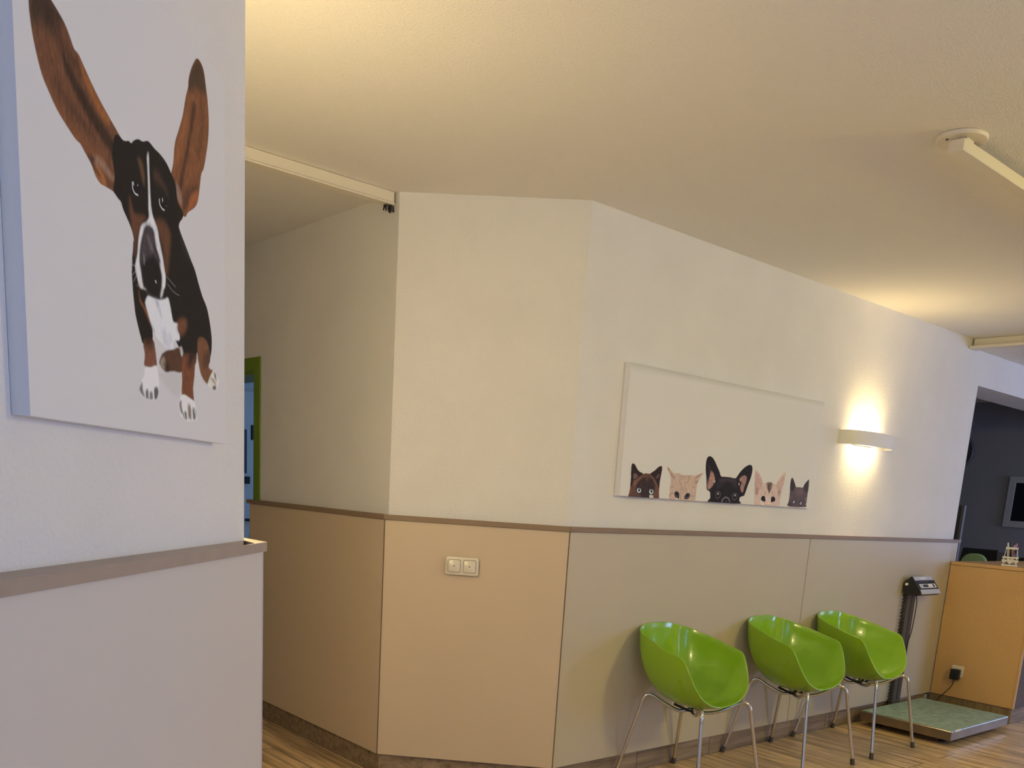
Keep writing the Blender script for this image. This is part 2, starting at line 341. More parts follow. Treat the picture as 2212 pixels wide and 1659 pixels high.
# ------------------------------------------------------------------ what is printed on the canvases (sRGB, softness, alpha, fur, line width, outline in mm)
DOG_PRINT=[
(176,170,166,8,0.79,0,0,'352.7,95 395.9,68.7 423.7,67.7 433.8,90.5 434.2,104.3'),
(98,62,42,1.2,1,0.35,0,'33.7,471.6 33.3,458.6 37.2,437.7 45,416.4 54.8,398.8 68.5,385.5 84.4,372.6 104.6,362.3 125.6,353.5 136.7,351.8 149.5,344.1 162.6,336.1 173.8,324.4 185.6,319.4 195.9,319.6 219.2,319.7 245.4,316.3 279.8,363.9 272.2,399.4 251.6,395.3 228.1,404.8 211.6,412.4 191.6,422.1 172.4,433.4 154,446.2 139.7,456.4 128.9,458.9 120.6,467.6 109,478 92.4,485.8 79.4,490.7 68.3,494.5 53.9,493.3 39.2,483'),
(44,34,29,16,0.85,0.2,0,'33.7,471.6 37.7,483.1 55.6,494.9 73.4,496.9 86.1,491.3 105.6,480 80.6,460.2 57.2,453.1 38,447.8'),
(52,34,26,12,0.55,0.3,0,'72.2,481.5 91.3,470.1 114.5,456.2 139.1,447.2 153.9,444.3 191.6,422.1 211.1,404.6 190.8,408.6 160.4,426.8 131.1,436.8 102.9,440.9 79.9,451.5 64.4,463'),
(40,28,22,7,0.85,0.3,0,'101.4,443.7 120.1,434 144.8,420.7 170.8,406.8 198.2,396 222.7,385.3 239.3,371.1 229.8,356 209.1,368.9 181.1,380.4 150.7,393.7 125.7,409.6 105.4,426.2'),
(140,84,44,6,0.8,0.3,0,'141.3,451.7 153.9,444.3 176.2,431.2 195.5,419.8 215.6,410.1 210.9,400.6 190.6,404.7 167.6,418.6 149.4,433.4'),
(122,74,46,12,0.6,0.35,0,'50.6,407.1 68.9,390.8 91.6,377 122.7,365.2 156.1,358.5 195.8,354.7 187,344.1 155.2,343.2 121.8,350.3 90.4,360.8 64.6,377.2'),
(56,36,28,10,0.5,0.3,0,'76.5,404.1 96,391 127.2,377.7 164.6,368.9 172.7,373.7 142.6,385.2 110.4,396.5 90.2,406.1'),
(150,92,50,4,0.8,0.3,0,'164.7,338.7 178.7,339.4 194.6,332.9 202.3,321.5 189.7,319.7 175.8,325.1'),
(150,118,98,6,0.6,0.4,0,'171.2,348.5 191.5,351.4 207.8,344.9 224.4,336.3 211.4,334.2 190.9,339.5 174.7,340.1'),
(48,34,28,4,0.7,0.2,0,'155.3,345.1 171.1,346.5 170.6,338.8 186.2,330.3 182,327 166.3,333.6'),
(112,70,44,1.2,1,0.35,0,'404.6,401.7 412.4,419.5 418.9,448.7 433.8,474.1 448.9,499.9 461.3,531.8 470.6,548.9 473.9,563.8 483.3,581.2 495.7,596.6 505,605 517.5,606.8 533.1,599.3 542.4,577.2 548.6,560.6 553.5,533.7 551.1,503.8 540.7,471.2 530.6,448.4 520.7,436.8 513.9,414.1 505.1,389.7 491,376 466.1,361.7 456.8,352.5 447.8,350.7 438.7,342.4 407,336 397.2,378.7'),
(52,42,34,12,0.85,0.2,0,'470.5,545.5 473.9,563.8 483.3,581.2 505,605.7 521.8,606.3 536.8,593.8 544.3,573.2 526.1,561.4 501,558.6'),
(46,31,24,6,0.75,0.3,0,'491.4,538.7 500.4,528.2 490.6,501.4 477.8,473.6 468.1,447.1 455.6,422.1 446,393.5 433.6,368.9 431.5,393.7 446.9,426.2 462.5,459.1 475.2,491.2 483,517.1'),
(78,50,36,10,0.5,0.3,0,'513.3,551.8 532.1,540.1 531.5,501.8 511.6,461.5 499,462 515.4,498.5 516,529.4'),
(134,82,48,8,0.6,0.3,0,'448.6,490.8 463.9,514.6 469.5,502.9 456.9,470.9 438.5,437.2 420.8,417.7 424.5,448.4'),
(150,120,104,6,0.6,0.5,0,'417.1,389.3 431.4,391.4 442.7,380.9 445.3,367.6 430.7,368.1 416.6,375.5'),
(56,38,30,7,0.6,0.3,0,'448.8,387.4 485.5,407.9 504.3,411.2 485.1,391.1 460,362.4 445.2,362.9'),
(146,82,44,5,0.7,0.3,0,'479,391.6 505.4,404.3 500.6,386 481.6,373.3 463,362.1 469.5,377'),
(26,21,19,1.2,1,0.12,0,'229.7,395.6 251.6,395.7 267.6,399.8 275.9,400.7 281.7,405.7 296.2,412.8 310.7,414.7 328.1,421.1 348.1,418 366.2,416.5 387.4,411.4 404.6,401.7 419.9,390.2 427.8,367.2 447.9,354.3 431.5,334.6 435.3,325 452.7,310.5 475,292 491.9,278.6 506.7,260.3 521.8,243.5 540,228.9 550.5,212.5 558.4,193.2 562,177.1 560.7,160.2 555,146.8 549.4,135.5 525.2,134.3 504.3,139.6 496.8,146.6 488.7,125.3 444.1,119.3 438.9,138.2 421.3,147.2 403.3,159.6 363.8,164.2 334.1,159.2 331.5,144.3 324.9,134.2 300.6,130.5 291.3,141.4 284.1,154.2 277.1,168.5 274,181.7 271,198.2 269.2,214.8 268.1,231.4 271.3,243.9 268.6,227.1 269.3,241 273,255.6 275.1,268.5 276.8,271.6 272.7,281.5 265.6,289.1 258.4,295.2 247.2,304 240.4,312.6 229.3,316.5 219.8,322.1 224.9,340.4 221.5,354.7 219.5,368'),
(60,52,48,10,0.35,0.1,0,'435.2,320.3 455.7,311.3 473.6,291.7 458.3,292.7 440.7,307.5'),
(96,66,44,6,0.8,0.3,0,'294.3,385.6 305.1,387.2 311,378.3 314.4,368.4 312.6,356.9 307.1,360.7 301.4,372.5'),
(72,48,38,9,0.7,0.3,0,'346.8,387 360.1,388.4 373.5,381.3 387.1,374 392,363.9 376.5,370.8 356.2,373.1 344.7,375.1'),
(96,60,40,7,0.85,0.35,0,'267.4,327.1 272.9,316.7 283.1,308.8 314.6,313.4 297.9,295 287.7,275.8 282.1,253.7 277.4,252.6 275.3,272.6 268.9,295.3 265.2,313.1'),
(92,58,38,9,0.85,0.35,0,'347.4,316.7 374.9,324.2 395.7,315.2 398.9,301.2 392.4,269.9 386.4,250.6 377.6,251.6 373.2,275.7 363.5,295.2 353.7,307'),
(205,200,198,3,0.92,0.25,0,'327.4,405.7 328.8,400.4 329.2,388.2 330.3,367.9 332,346.2 334.7,330.2 340.8,319.2 353.7,307 359.9,291.3 369.6,271.9 375.9,254.2 379.8,243.2 376.8,227.8 367.9,226 368.5,240.7 362.9,260.1 355.8,271.5 346.1,283.5 340.1,300.6 330.3,303.6 314,299.3 303.8,284.1 296.7,267 293.3,246.6 298.3,231 303.8,212.5 292.6,210.2 285.3,222.5 279.8,236.6 286.8,254.8 290.8,273.8 296.1,289 302.8,299.1 317.5,307.2 326,316.5 325.4,327.5 325.5,344.3 325.1,366.3 324,386.6 323.2,397.2'),
(66,56,58,7,0.95,0.45,0,'314,300.7 322.3,305.7 332,304.1 341.7,299.6 347.8,284 342.5,278.3 352.4,270.7 358.7,257.6 359.8,241.8 350.5,222.3 307.1,213.2 299.9,231.3 295.8,247.2 298.2,266 304.4,284.2'),
(120,110,112,6,0.5,0.5,0,'319.9,288.2 326.4,287.1 339,273.2 332.2,270.1 322.8,280.5'),
(24,20,20,7,0.97,0.1,0,'303.7,246.3 318.6,256.8 338.7,264.5 355.2,256.8 360.9,243.5 355.9,229.2 343.5,216.3 316.7,212.2 304.2,221'),
(150,144,146,3,0.6,0.2,0,'307.5,259.8 310.3,250.6 309.3,243.4 306.6,247'),
(110,104,106,3,0.5,0.2,0,'331.4,248.4 337.9,244.1 339.4,240.1 332.8,243'),
(18,13,13,3,1,0,0,'274.4,347.9 282.1,352.3 294.3,352.7 300.3,347.7 293.6,337.6 284.3,334.1 275.4,337.5'),
(225,222,222,1.3,0.95,0,1.6,'275.9,348.6 276.2,343.1 279,338.6 284.4,336.2 292.1,336.6'),
(235,235,235,1.3,0.9,0,1.3,'279,350 280,347'),
(225,222,222,1,0.9,0,1.2,'292.1,350.4 292.3,349.4'),
(18,13,13,3,1,0,0,'360.4,350.3 372.6,356 382.9,355.4 388,349.7 380.7,341.8 372,339.3 361.8,342.2'),
(225,222,222,1.3,0.95,0,1.6,'362.2,351.5 362.3,346.6 365.9,342.6 372,340.5 378.3,340.7'),
(235,235,235,1.3,0.9,0,1.4,'372.6,355.6 373.1,351.7'),
(70,56,50,2,0.7,0,2,'382.7,348.1 389.8,349.4'),
(190,176,164,3,0.85,0.2,2.6,'280.3,237.6 282.5,227.9 289.7,217.5 300.3,212 312,211'),
(24,20,19,7,0.95,0.1,0,'301.5,240.7 317.6,249.6 350.3,255.5 363.4,247.8 359.9,232.6 353.1,218.6 331.9,207.1 312,211.8 302.7,223.8'),
(205,198,194,4,0.85,0.25,0,'360.9,259.7 371.2,253.1 377.2,240 372.3,222.6 364.6,210.1 360.4,211.1 366,226.7 367.4,241.5 361.9,252.8'),
(215,212,210,1.2,0.9,0,1.6,'343.5,230 346.8,228.9 345.9,227.5'),
(60,52,50,5,0.7,0.3,0,'312,210.1 331.9,207.1 356.8,206.7 374.1,212 365.3,205.7 340,202.5 319.6,202.9'),
(205,202,204,2.8,0.97,0.12,0,'317.6,202.5 331.8,203.5 352.5,204.1 374,209.2 387.2,213.7 394.8,203.1 399.8,191 406.2,180.9 422.2,180.9 422,172.2 428.7,163.8 426.2,155.6 405.3,151.4 402.6,137.7 380.2,136.2 363,142 346.2,146.7 333.9,153.7 328.1,161.8 318.5,174.3 311,187.1 309.3,192.9'),
(150,146,150,7,0.7,0.2,0,'339.9,201.6 352.4,202.2 358.4,192.5 364.4,180.9 358.1,183.4 348,194.2'),
(168,164,168,9,0.5,0.2,0,'363.8,164.2 389.9,161.2 403.2,155.8 398.2,139.9 380.2,137.2 363.2,147.5'),
(142,86,52,3,0.6,0.3,0,'289.1,205.4 293.7,194.2 303.1,187.3 314.7,180.7 326.2,165 324.1,162.8 314.3,171.8 302.9,182 291.5,190.3'),
(104,64,42,8,0.9,0.35,0,'429.4,188.8 450.8,193.6 457.9,186.1 450.3,173.1 435.8,164.9 421.9,170.3 419.9,179.5'),
(104,60,38,2.5,0.97,0.35,0,'300.9,135.8 325.3,143.3 335.4,139.5 339.3,131 342.9,116.9 342.4,103 323.5,98.1 305.3,99 301.4,102 303.9,114.9'),
(26,21,19,14,0.8,0.1,0,'289.8,151.7 330,158.5 334.3,142.9 324.7,128.8 308.6,129.9 299,137.3'),
(208,204,200,2.5,0.97,0.15,0,'305.1,96.3 323.5,99.6 342.4,103.9 348.2,89.8 350,78.9 349.4,63.8 344.8,54 321.6,50.7 301.2,51.5 287.6,57.3 284,64.1 290.3,73.8 300.6,84'),
(62,48,38,4,0.85,0.3,0,'285.1,64.2 294.2,74.2 295.8,63.6 301.3,53.3 289.5,56.6'),
(70,54,42,4,0.85,0.3,0,'303.7,61.7 314,65.6 315.5,52.9 305.3,51.9'),
(36,28,24,4,0.9,0.2,0,'332.6,67.6 343.3,72.5 348.6,65.6 343.5,54.8 334.2,53.3'),
(50,40,34,4,0.8,0.3,0,'317.9,61.4 327,63.3 327.9,52.3 318.3,51'),
(226,222,216,1.5,0.8,0,2,'296.2,74.5 301.9,66.1 303.4,55.3'),
(226,222,216,1.5,0.8,0,2,'310.4,77.9 314.9,67.5 315.6,54.7'),
(226,222,216,1.5,0.8,0,2,'328.8,76.4 331.4,67.5 331.7,54.5'),
(76,50,36,2.5,1,0.35,0,'353.4,112.8 362.4,124.2 377.9,132.1 402.6,137.7 425.8,144 438.7,132.3 438.1,107.7 401.6,103.7 379,99.7 365.9,101.4 355.3,107.5'),
(170,152,136,6,0.7,0.4,0,'357.7,113.4 368.7,120.5 375,112 372.4,102.2 361.6,104.6'),
(30,24,20,6,0.7,0.2,0,'368.5,113 383.9,113.2 390.2,101.7 374.6,100.6'),
(196,192,188,3,0.8,0.2,0,'429.6,144.6 436.3,146.6 442.2,138.7 435.9,131.9 431.3,137.1'),
(106,62,40,2.5,1,0.35,0,'438.7,132.3 469,142.6 494.1,140.2 488.7,123.3 485.7,104.7 480.3,85.8 481.5,73.7 482.3,63.6 462.3,67.7 435.6,69.9 436.2,92.8'),
(26,21,19,10,0.85,0.1,0,'444.9,150.8 497.1,162.8 496.7,142.6 481.2,128.3 468.5,118.6 458.7,121.3 461.5,135.6 442.2,138.7'),
(208,204,200,2.5,0.97,0.15,0,'434.1,68.8 447.7,71.2 464.8,67.9 482.3,64.6 489.8,56 494.7,42 491.9,33.5 471.4,30.2 456.5,29.7 437,33.2 425.3,42.2 423.3,55.9'),
(64,48,38,4,0.8,0.3,0,'424.3,56 433,60.8 433.7,50.9 439.6,39.4 428.6,42.5'),
(46,34,28,4,0.85,0.2,0,'439.7,41.4 451.9,44.5 454,31.5 440.9,33.5'),
(92,64,46,5,0.85,0.3,0,'459.6,57.3 469.5,54.2 471.5,33.9 460.6,35.1 457.9,47'),
(50,38,30,5,0.85,0.2,0,'477,50.8 487.2,51.7 493.1,40.8 486.8,33.5 477.6,34.4'),
(226,222,216,1.5,0.8,0,2,'435.3,57 441.2,45.6 445.8,33.9'),
(226,222,216,1.5,0.8,0,2,'448.2,54.2 454.8,42.7 457.5,30.8'),
(226,222,216,1.5,0.8,0,2,'469.6,58.3 474.8,46.5 479.1,32.5'),
(226,222,216,1.5,0.8,0,2,'485.1,49.4 491,39.6 490.9,34.4'),
(104,68,46,3,1,0.35,0,'502.3,169.7 525.9,175.5 544.4,168.1 552.3,150.6 549.4,135.5 549.3,128.2 565.8,124 546.2,103.6 535.3,100.2 514.2,112.3 505.1,127.5 499.3,145'),
(52,36,28,10,0.6,0.2,0,'528.1,151.2 555.1,151 549.3,131.3 525,126'),
(198,188,178,2.5,0.97,0.2,0,'565.8,124 579.8,122.5 585.5,116.8 594,111.3 588.2,99.9 576.7,92.5 562.6,92.7 546.1,97.3 545.1,103.5 554.6,115.2'),
(48,38,32,3,0.8,0.2,0,'571.4,122.5 578.7,121.3 582.6,110 574.1,115.4'),
(40,32,28,3,0.85,0.2,0,'565.5,98.4 579.6,101.1 578.4,93.4 567.1,93.2'),
(86,68,56,4,0.7,0.3,0,'557.3,111.3 571.3,110.8 579.6,103.2 571.2,104.4'),
(190,186,182,0.8,0.5,0,0.7,'270.2,236.9 280.3,235.9'),
(190,186,182,0.8,0.5,0,0.7,'268.7,221.4 281.9,231.2'),
(190,186,182,0.8,0.5,0,0.7,'273.6,214 282.4,224.5'),
(190,186,182,0.8,0.5,0,0.7,'284.7,209.6 289.7,217.5'),
(190,186,182,0.8,0.5,0,0.7,'383.9,245.1 401.3,239.7 414.7,236'),
(190,186,182,0.8,0.5,0,0.7,'385.7,234.5 405.4,227.6 428.2,225.6'),
]
PETS_PRINT=[
(92,62,46,0.6,1,0.3,0,'67.3,-5.1 66.9,21.6 69.3,50.9 68.3,86.1 65.7,114.9 65.3,139.6 69.5,148.1 76.6,149 88.1,145.2 102.9,129.6 117.2,118.1 130.7,112.7 150.8,107.2 169.7,110.9 195.8,110.3 214,119.9 232.4,129.5 250.2,143.3 265.9,149.7 277.7,149.4 280.6,136.8 278.4,111.1 273.8,85.2 273.3,55.2 274.4,29.5 275.6,-1.7 231.7,-2.5 159.8,-3.5'),
(34,24,23,1.2,0.95,0.25,0,'69.6,86.2 66.4,114.9 65.9,139.6 71.3,148.2 78.9,148.3 91.8,141.3 110,123.9 127.3,114.5 147.2,109.5 142,100.8 121.2,89.1 103.9,75.6 90.8,79.1 81.5,53.6 70.7,44.7 69.3,69.6'),
(112,84,78,2,0.75,0.4,0,'83.3,99.4 96.5,106.4 111.9,99 111.7,88.6 90.5,81.1'),
(34,24,23,1.2,0.95,0.25,0,'202.2,110.7 220.6,120.3 241.6,134.3 263,147.3 277.1,148.9 280.2,132.5 276.6,100.3 272.8,76.6 272.2,50.8 263.3,54.7 247,75.2 224.2,95.1'),
(104,80,72,2,0.6,0.4,0,'240.6,96.1 261.2,114.3 266.4,101.8 251.1,92.4'),
(44,33,33,4,0.9,0.3,0,'123.5,72.6 147.2,86.5 172,94.2 205,91.9 233.5,76.5 243.5,53.6 240,32.1 228.7,18.7 211.7,-1.2 159.8,-3.5 137.9,14.5 114.2,23.9 109.4,46.7'),
(84,58,44,3,0.6,0.4,0,'167.3,104.4 183.4,105.4 190.2,80.5 181.7,71.6 171.9,83.7'),
(120,86,62,4,0.7,0.4,0,'92.4,66.7 127.2,91.6 134.5,85.7 111.4,67.7 101,50.4'),
(120,86,62,4,0.6,0.4,0,'217.4,96.8 243.1,79.2 260,54.5 249.4,58.2 229.9,78.5'),
(70,54,50,5,0.7,0.4,0,'70.4,-4.9 90.3,12.3 116.2,9.3 142.3,6.3 156.5,-3.2'),
(200,190,170,2.5,0.8,0.3,0,'209.6,13.6 225.8,15.4 237.4,4.2 231.7,-2.5 212,-2.9'),
(20,15,15,0.8,1,0,0,'112.8,29.1 118.1,41.9 130.4,45.7 145.6,40.2 151.4,28.9 143.9,17.5 131.3,15.7 118.4,21'),
(186,186,186,0.7,1,0,0,'117.9,29.3 121.7,39 130.9,42.1 142.4,38.1 146.8,29.1 140.9,20.8 131.4,19.5 121.9,23.2'),
(14,12,14,0.6,1,0,0,'126,30.8 127.3,40.3 133.5,41.7 139.6,34.6 139.3,27.4 133.2,25 127.8,27.3'),
(235,235,235,0.6,0.9,0,0.5,'130.3,36.7 132.5,35.1'),
(20,15,15,0.8,1,0,0,'198.7,28 204,41 216.6,44.8 232.3,39.2 238.3,27.7 230.7,16.3 217.7,14.4 204.5,19.7'),
(186,186,186,0.7,1,0,0,'203.9,28.2 207.8,38 217.2,41.2 229,37.1 233.6,28 227.5,19.5 217.8,18.2 208.1,22'),
(14,12,14,0.6,1,0,0,'212.2,29.7 213.5,39.3 219.9,40.7 226.2,33.6 225.9,26.3 219.7,23.9 214.1,26.2'),
(235,235,235,0.6,0.9,0,0.5,'216.6,35.7 218.9,34.1'),
(176,148,122,0.7,1,0.18,0,'354.7,-1.5 350.5,37.5 350.6,70 352.7,89.6 342,114.9 325.3,135.3 317,149.8 327,146.2 349.2,134.7 375,123.3 402.3,126.1 434.9,118.3 469.8,120.3 505.3,121.3 526.8,121.5 558.3,127.8 586.1,136.2 595.9,138.6 587.6,127.3 572.1,110.8 560.6,92.4 554.3,65.2 553,29.4 547,-0 471.7,-0.9 401.6,-2.8'),
(142,108,90,2,0.8,0.3,0,'320.3,145.7 331.4,140 350.9,124 373.9,108.1 386.9,91.5 368.4,99.1 344.7,119.4 329.3,131.3'),
(104,70,58,1.5,0.7,0.3,0,'317.7,149.4 325.3,146.1 335.4,136 328.6,135.6'),
(142,104,88,2,0.8,0.3,0,'593.2,137.5 573.1,126.5 543.3,109.2 527.6,95 539,113.4 565.5,128.3'),
(150,118,98,2,0.7,0.3,0,'535.1,93.2 562.7,101.4 558.1,85.5 540.9,80.1'),
(92,66,54,1,0.75,0,1,'428.1,116.8 418.2,102 416.8,88.8 427.2,78.5 435.9,68 443.9,50.8'),
(92,66,54,1,0.75,0,1,'480.7,118.8 489.9,106.1 481.8,90.2 466,78.4 458.3,60.3 451.6,46.8'),
(92,66,54,1,0.75,0,1,'435.9,111.8 450.2,110.4 441.5,99'),
(92,66,54,1,0.75,0,1,'467,115.8 461.1,108.8'),
(92,66,54,1,0.75,0,1,'443.9,50.8 449.2,29'),
(92,66,54,1,0.75,0,1,'427.2,56.6 434.8,30.6 436.9,13'),
(92,66,54,1,0.75,0,1,'469.2,58.7 466.4,32'),
(92,66,54,1,0.75,0,1,'354.1,24.6 368.9,29.6 389.8,28.4'),
(92,66,54,1,0.75,0,1,'354.1,13.7 366.4,23'),
(92,66,54,1,0.75,0,1,'510.3,25.2 532.5,21.8 546.5,24.6'),
(92,66,54,1,0.75,0,1,'358,55.2 374.4,60.4'),
(92,66,54,1,0.75,0,1,'518.8,61.2 539.2,68.9'),
(92,66,54,1,0.75,0,1,'462.9,20.8 464.6,-1.2'),
(92,66,54,1,0.75,0,1,'436.9,17.4 435.9,2'),
(92,66,54,1,0.75,0,1,'485.7,110.3 492.4,101.8'),
(24,18,17,0.8,1,0,0,'388.9,25.1 393.1,36.3 404.8,39 422.5,33.3 426.6,20.3 424.9,0.4 413.1,8.7 397,11.3'),
(96,92,90,0.8,0.9,0,0,'395.5,23.2 405.6,34.2 418.7,26.5 417.6,15.5 403.1,14.4'),
(12,10,11,0.6,1,0,0,'399.3,25.6 405.7,33.4 415.9,26.4 413.6,18.4 403.9,18.4'),
(24,18,17,0.8,1,0,0,'470.5,6.8 469.7,22.2 482.1,33.9 499.8,34.7 506.9,26.2 505,13.8 490.1,6.3'),
(96,92,90,0.8,0.9,0,0,'475.7,20.3 486,31.4 499.5,23.6 498.4,12.4 483.6,11.3'),
(12,10,11,0.6,1,0,0,'479.6,22.7 486.2,30.5 496.6,23.5 494.4,15.4 484.4,15.4'),
(200,186,166,2,0.6,0.2,0,'400.4,4.8 428.2,6 425.9,-1.8 401.5,-2.2'),
(30,24,24,0.6,1,0.12,0,'670.1,-1.9 670.2,19.9 662.8,48.5 637.2,58.8 630,78.5 622.7,115.4 612.2,148.9 608.2,179.9 610.4,205.5 621.1,219 634.9,221.4 654.5,217.2 676.3,201.6 699.8,177.4 723.5,153 741.1,130.9 771.7,129.8 811.2,129.7 861.6,127.6 879.1,141.9 900.2,163.9 931.6,186.7 964.8,200.7 985.5,201.5 999,191 1001.7,167.2 993.8,133.7 979,102.8 968.9,75.2 958.2,50.6 951.9,42.8 929.8,37.3 918.2,30.8 917.5,15.7 917.4,0.7'),
(160,120,100,2.5,0.85,0.4,0,'651.9,151.4 672.2,144.1 687.6,124.9 693,107.9 682.8,84.2 670.6,72 653.4,61 640.9,64.7 632.3,87.3 641,104.9 648.8,128.3'),
(70,52,48,3,0.6,0.3,0,'629.3,104.3 639.5,113.5 647.7,93.8 642.3,70.5 632.3,78.7'),
(60,46,44,6,0.6,0.2,0,'627.7,181.2 649.9,162.7 663.3,140.7 648.7,142.6 631.2,161.5'),
(150,112,94,2.5,0.85,0.4,0,'897.5,125.2 919.9,141.4 944.7,145.8 959.8,134.8 956.8,110.6 946.1,86.1 940.5,61.8 924.6,64 913,84.4 921.1,108.7 907.3,113.9'),
(180,170,170,1.3,0.8,0.2,0,'688.3,107.6 697.3,105.2 696,96.5 689.1,97.5'),
(200,190,188,1.2,0.8,0.2,0,'895.9,107.3 903,101.8 901.7,92.8 895.5,98.4'),
(62,50,50,6,0.7,0.4,0,'725.5,115.5 772.7,124 832.1,124.5 873.5,118 866.3,102.8 795.5,107.7 743,99'),
(54,46,48,8,0.5,0.3,0,'710.4,91.4 742,104.8 777,100.9 755.8,82.2 724.1,68.9'),
(54,46,48,8,0.5,0.3,0,'835.9,104.1 876.9,100.4 886.4,77.1 860.2,81.7'),
(96,86,86,1.2,0.8,0.1,0,'709.1,36.2 716.2,51.1 732.4,55.3 749.3,48.3 752.9,33.8 738.9,19.4 721.6,20.7'),
(36,22,20,0.8,1,0,0,'713.5,36.4 719,48.9 733,51.9 746.7,46.1 748.8,34.5 737.3,22.8 722.5,23.9'),
(250,250,250,0.8,1,0,2.4,'730.5,44.2 732.5,41.3'),
(96,86,86,1.2,0.8,0.1,0,'851.5,34.4 858.7,49.6 875.6,53.9 893.2,46.7 897.1,31.9 882.6,17.2 864.6,18.6'),
(36,22,20,0.8,1,0,0,'856,34.6 861.7,47.3 876.3,50.4 890.6,44.5 892.9,32.6 880.9,20.8 865.5,21.9'),
(250,250,250,0.8,1,0,2.4,'873.7,42.5 875.8,39.6'),
(110,96,98,1.5,0.8,0.3,0,'766,-0.9 768,15.3 785.4,27.9 802.1,31.6 825.7,25.2 838.6,9.4 835.3,0.4 825.1,14.8 803.4,24.2 782.4,17.4 775.8,-0.5'),
(20,15,16,1.5,0.95,0,0,'781,-1.8 783.2,13 801.8,19.7 822.9,13.2 827.9,0.1'),
(120,104,106,1,0.7,0,0.8,'796,10.6 806.7,6.6 813.3,11.4'),
(110,92,94,0.8,0.7,0,0.7,'806.7,6.6 806.8,0.7'),
(186,158,134,0.8,1,0.15,0,'1059.8,1.8 1045.9,36.4 1036.3,78.6 1030.8,126.8 1027.3,162.8 1028.6,182.4 1048.3,176.1 1073,159.5 1093.1,139.4 1111.4,116 1134.8,120.3 1171.9,125.4 1205.8,121.1 1229.1,116.1 1246.5,138.8 1274.3,165.3 1295.9,182.2 1308.9,187.7 1309.1,161.1 1306.1,123.4 1296.2,91.5 1291.8,59.8 1287.4,28.1 1281.3,4.2 1175.9,2.3'),
(164,128,114,4,0.7,0.25,0,'1029.3,165.9 1047.5,167 1081.9,141.8 1102.8,118.6 1093.1,87.5 1067.9,80.1 1044.4,91.1 1034.5,127'),
(134,98,88,3,0.7,0.3,0,'1047,91.3 1071.9,86.4 1078.9,65.4 1063.5,49.4 1049.2,67'),
(168,134,116,4,0.7,0.25,0,'1235.9,110.3 1253.3,133 1300.8,173.1 1304.8,142.1 1297.7,110.4 1271,77.7 1251.6,89.2'),
(132,98,88,3,0.6,0.3,0,'1257.1,77 1282.2,90.8 1280.6,59.3 1267.3,55.5'),
(96,76,62,2.5,0.9,0.4,0,'1143.5,117.7 1166.6,124.5 1194.9,120.5 1196.8,98.9 1187.1,79.8 1176.4,65.4 1162,81.7 1150,99.6'),
(62,50,42,2.5,0.7,0.3,0,'1160.3,115.6 1173.9,116.3 1179,91.8 1176.4,73.1 1163.9,91.1'),
(84,64,52,1,0.8,0,1.1,'1141.7,74.5 1141.1,59.1'),
(84,64,52,1,0.8,0,1.1,'1207.5,74.6 1210.8,59.2'),
(210,190,160,2.5,0.7,0.2,0,'1105.6,26.7 1118.2,18 1142.3,6.6 1132.4,1.5 1108.7,11.4'),
(206,176,152,6,0.6,0.2,0,'1148.7,40.9 1188.1,48.9 1201.4,12 1158.8,5.7'),
(20,16,17,0.7,1,0,0,'1107.8,34.5 1115,46.5 1130.5,50.3 1145.2,42.3 1150.7,20.9 1136.3,22.1 1118.5,24.5'),
(200,200,200,0.6,0.8,0,0.4,'1131.2,36.1 1133.1,35'),
(20,16,17,0.7,1,0,0,'1242.2,37.2 1229.7,48.5 1212.5,50.9 1201.2,41.7 1204.7,20 1218.6,22.4 1235.6,26.2'),
(200,200,200,0.6,0.8,0,0.4,'1224.4,37 1226.3,35.9'),
(120,80,70,1.2,0.5,0,0.9,'1142.6,5 1197.3,5.6'),
(84,68,66,0.7,1,0.25,0,'1375.5,4.6 1373.5,31.7 1373.8,63.5 1369.4,101.4 1366.9,132.9 1370.8,153.7 1378.2,159.5 1391.2,153.3 1410.5,132.1 1429.6,112.4 1458.9,113 1494.5,112.6 1508.1,131 1528,148.2 1543.7,158.1 1549,155.8 1553.3,130.1 1554.2,101 1551.4,74.9 1553.1,42.4 1548.7,22.6 1543.4,6.7'),
(46,36,38,2,0.85,0.25,0,'1367.6,129.8 1372.9,152.2 1379.6,158.3 1395.4,147.2 1414.8,126 1409.8,97.1 1391.8,86.6 1375.3,95.4'),
(50,40,40,2,0.8,0.25,0,'1504.4,121.1 1528.4,146.6 1547.1,156.3 1551.1,126.8 1546.8,94.1 1523,93'),
(104,84,80,7,0.6,0.3,0,'1431.4,104.5 1490.1,105.9 1503.1,75.9 1463.5,67.6 1432.2,75.8'),
(52,42,42,4,0.6,0.3,0,'1376.6,38.2 1403.9,20.1 1401.4,5.6 1377.2,4.7'),
(130,100,92,2.5,0.6,0.2,0,'1533.6,61.1 1548,58.5 1545.6,35.6 1533.2,44.8'),
(26,20,20,0.6,1,0,0,'1406.4,29.8 1411.2,39.6 1424.8,44.1 1438.3,38.9 1441.8,28.7 1430.1,17.9 1415.8,19.3'),
(170,160,152,0.6,1,0,0,'1413.6,28.8 1418.7,37.4 1426.4,39.6 1434.1,34.2 1433.9,27.1 1426.8,22.3 1418.2,23.9'),
(12,10,10,0.5,1,0,0,'1420.3,35.5 1425.9,36.4 1429.7,30.1 1424.5,27.4'),
(235,230,230,0.5,0.9,0,0.5,'1427.4,35.2 1428.8,34'),
(26,20,20,0.6,1,0,0,'1476.7,25.6 1481.6,35.5 1495.4,40 1509.2,34.7 1512.8,24.5 1500.9,13.6 1486.3,15'),
(170,160,152,0.6,1,0,0,'1484.1,24.6 1489.2,33.2 1497,35.5 1504.9,30 1504.8,22.8 1497.5,18 1488.8,19.6'),
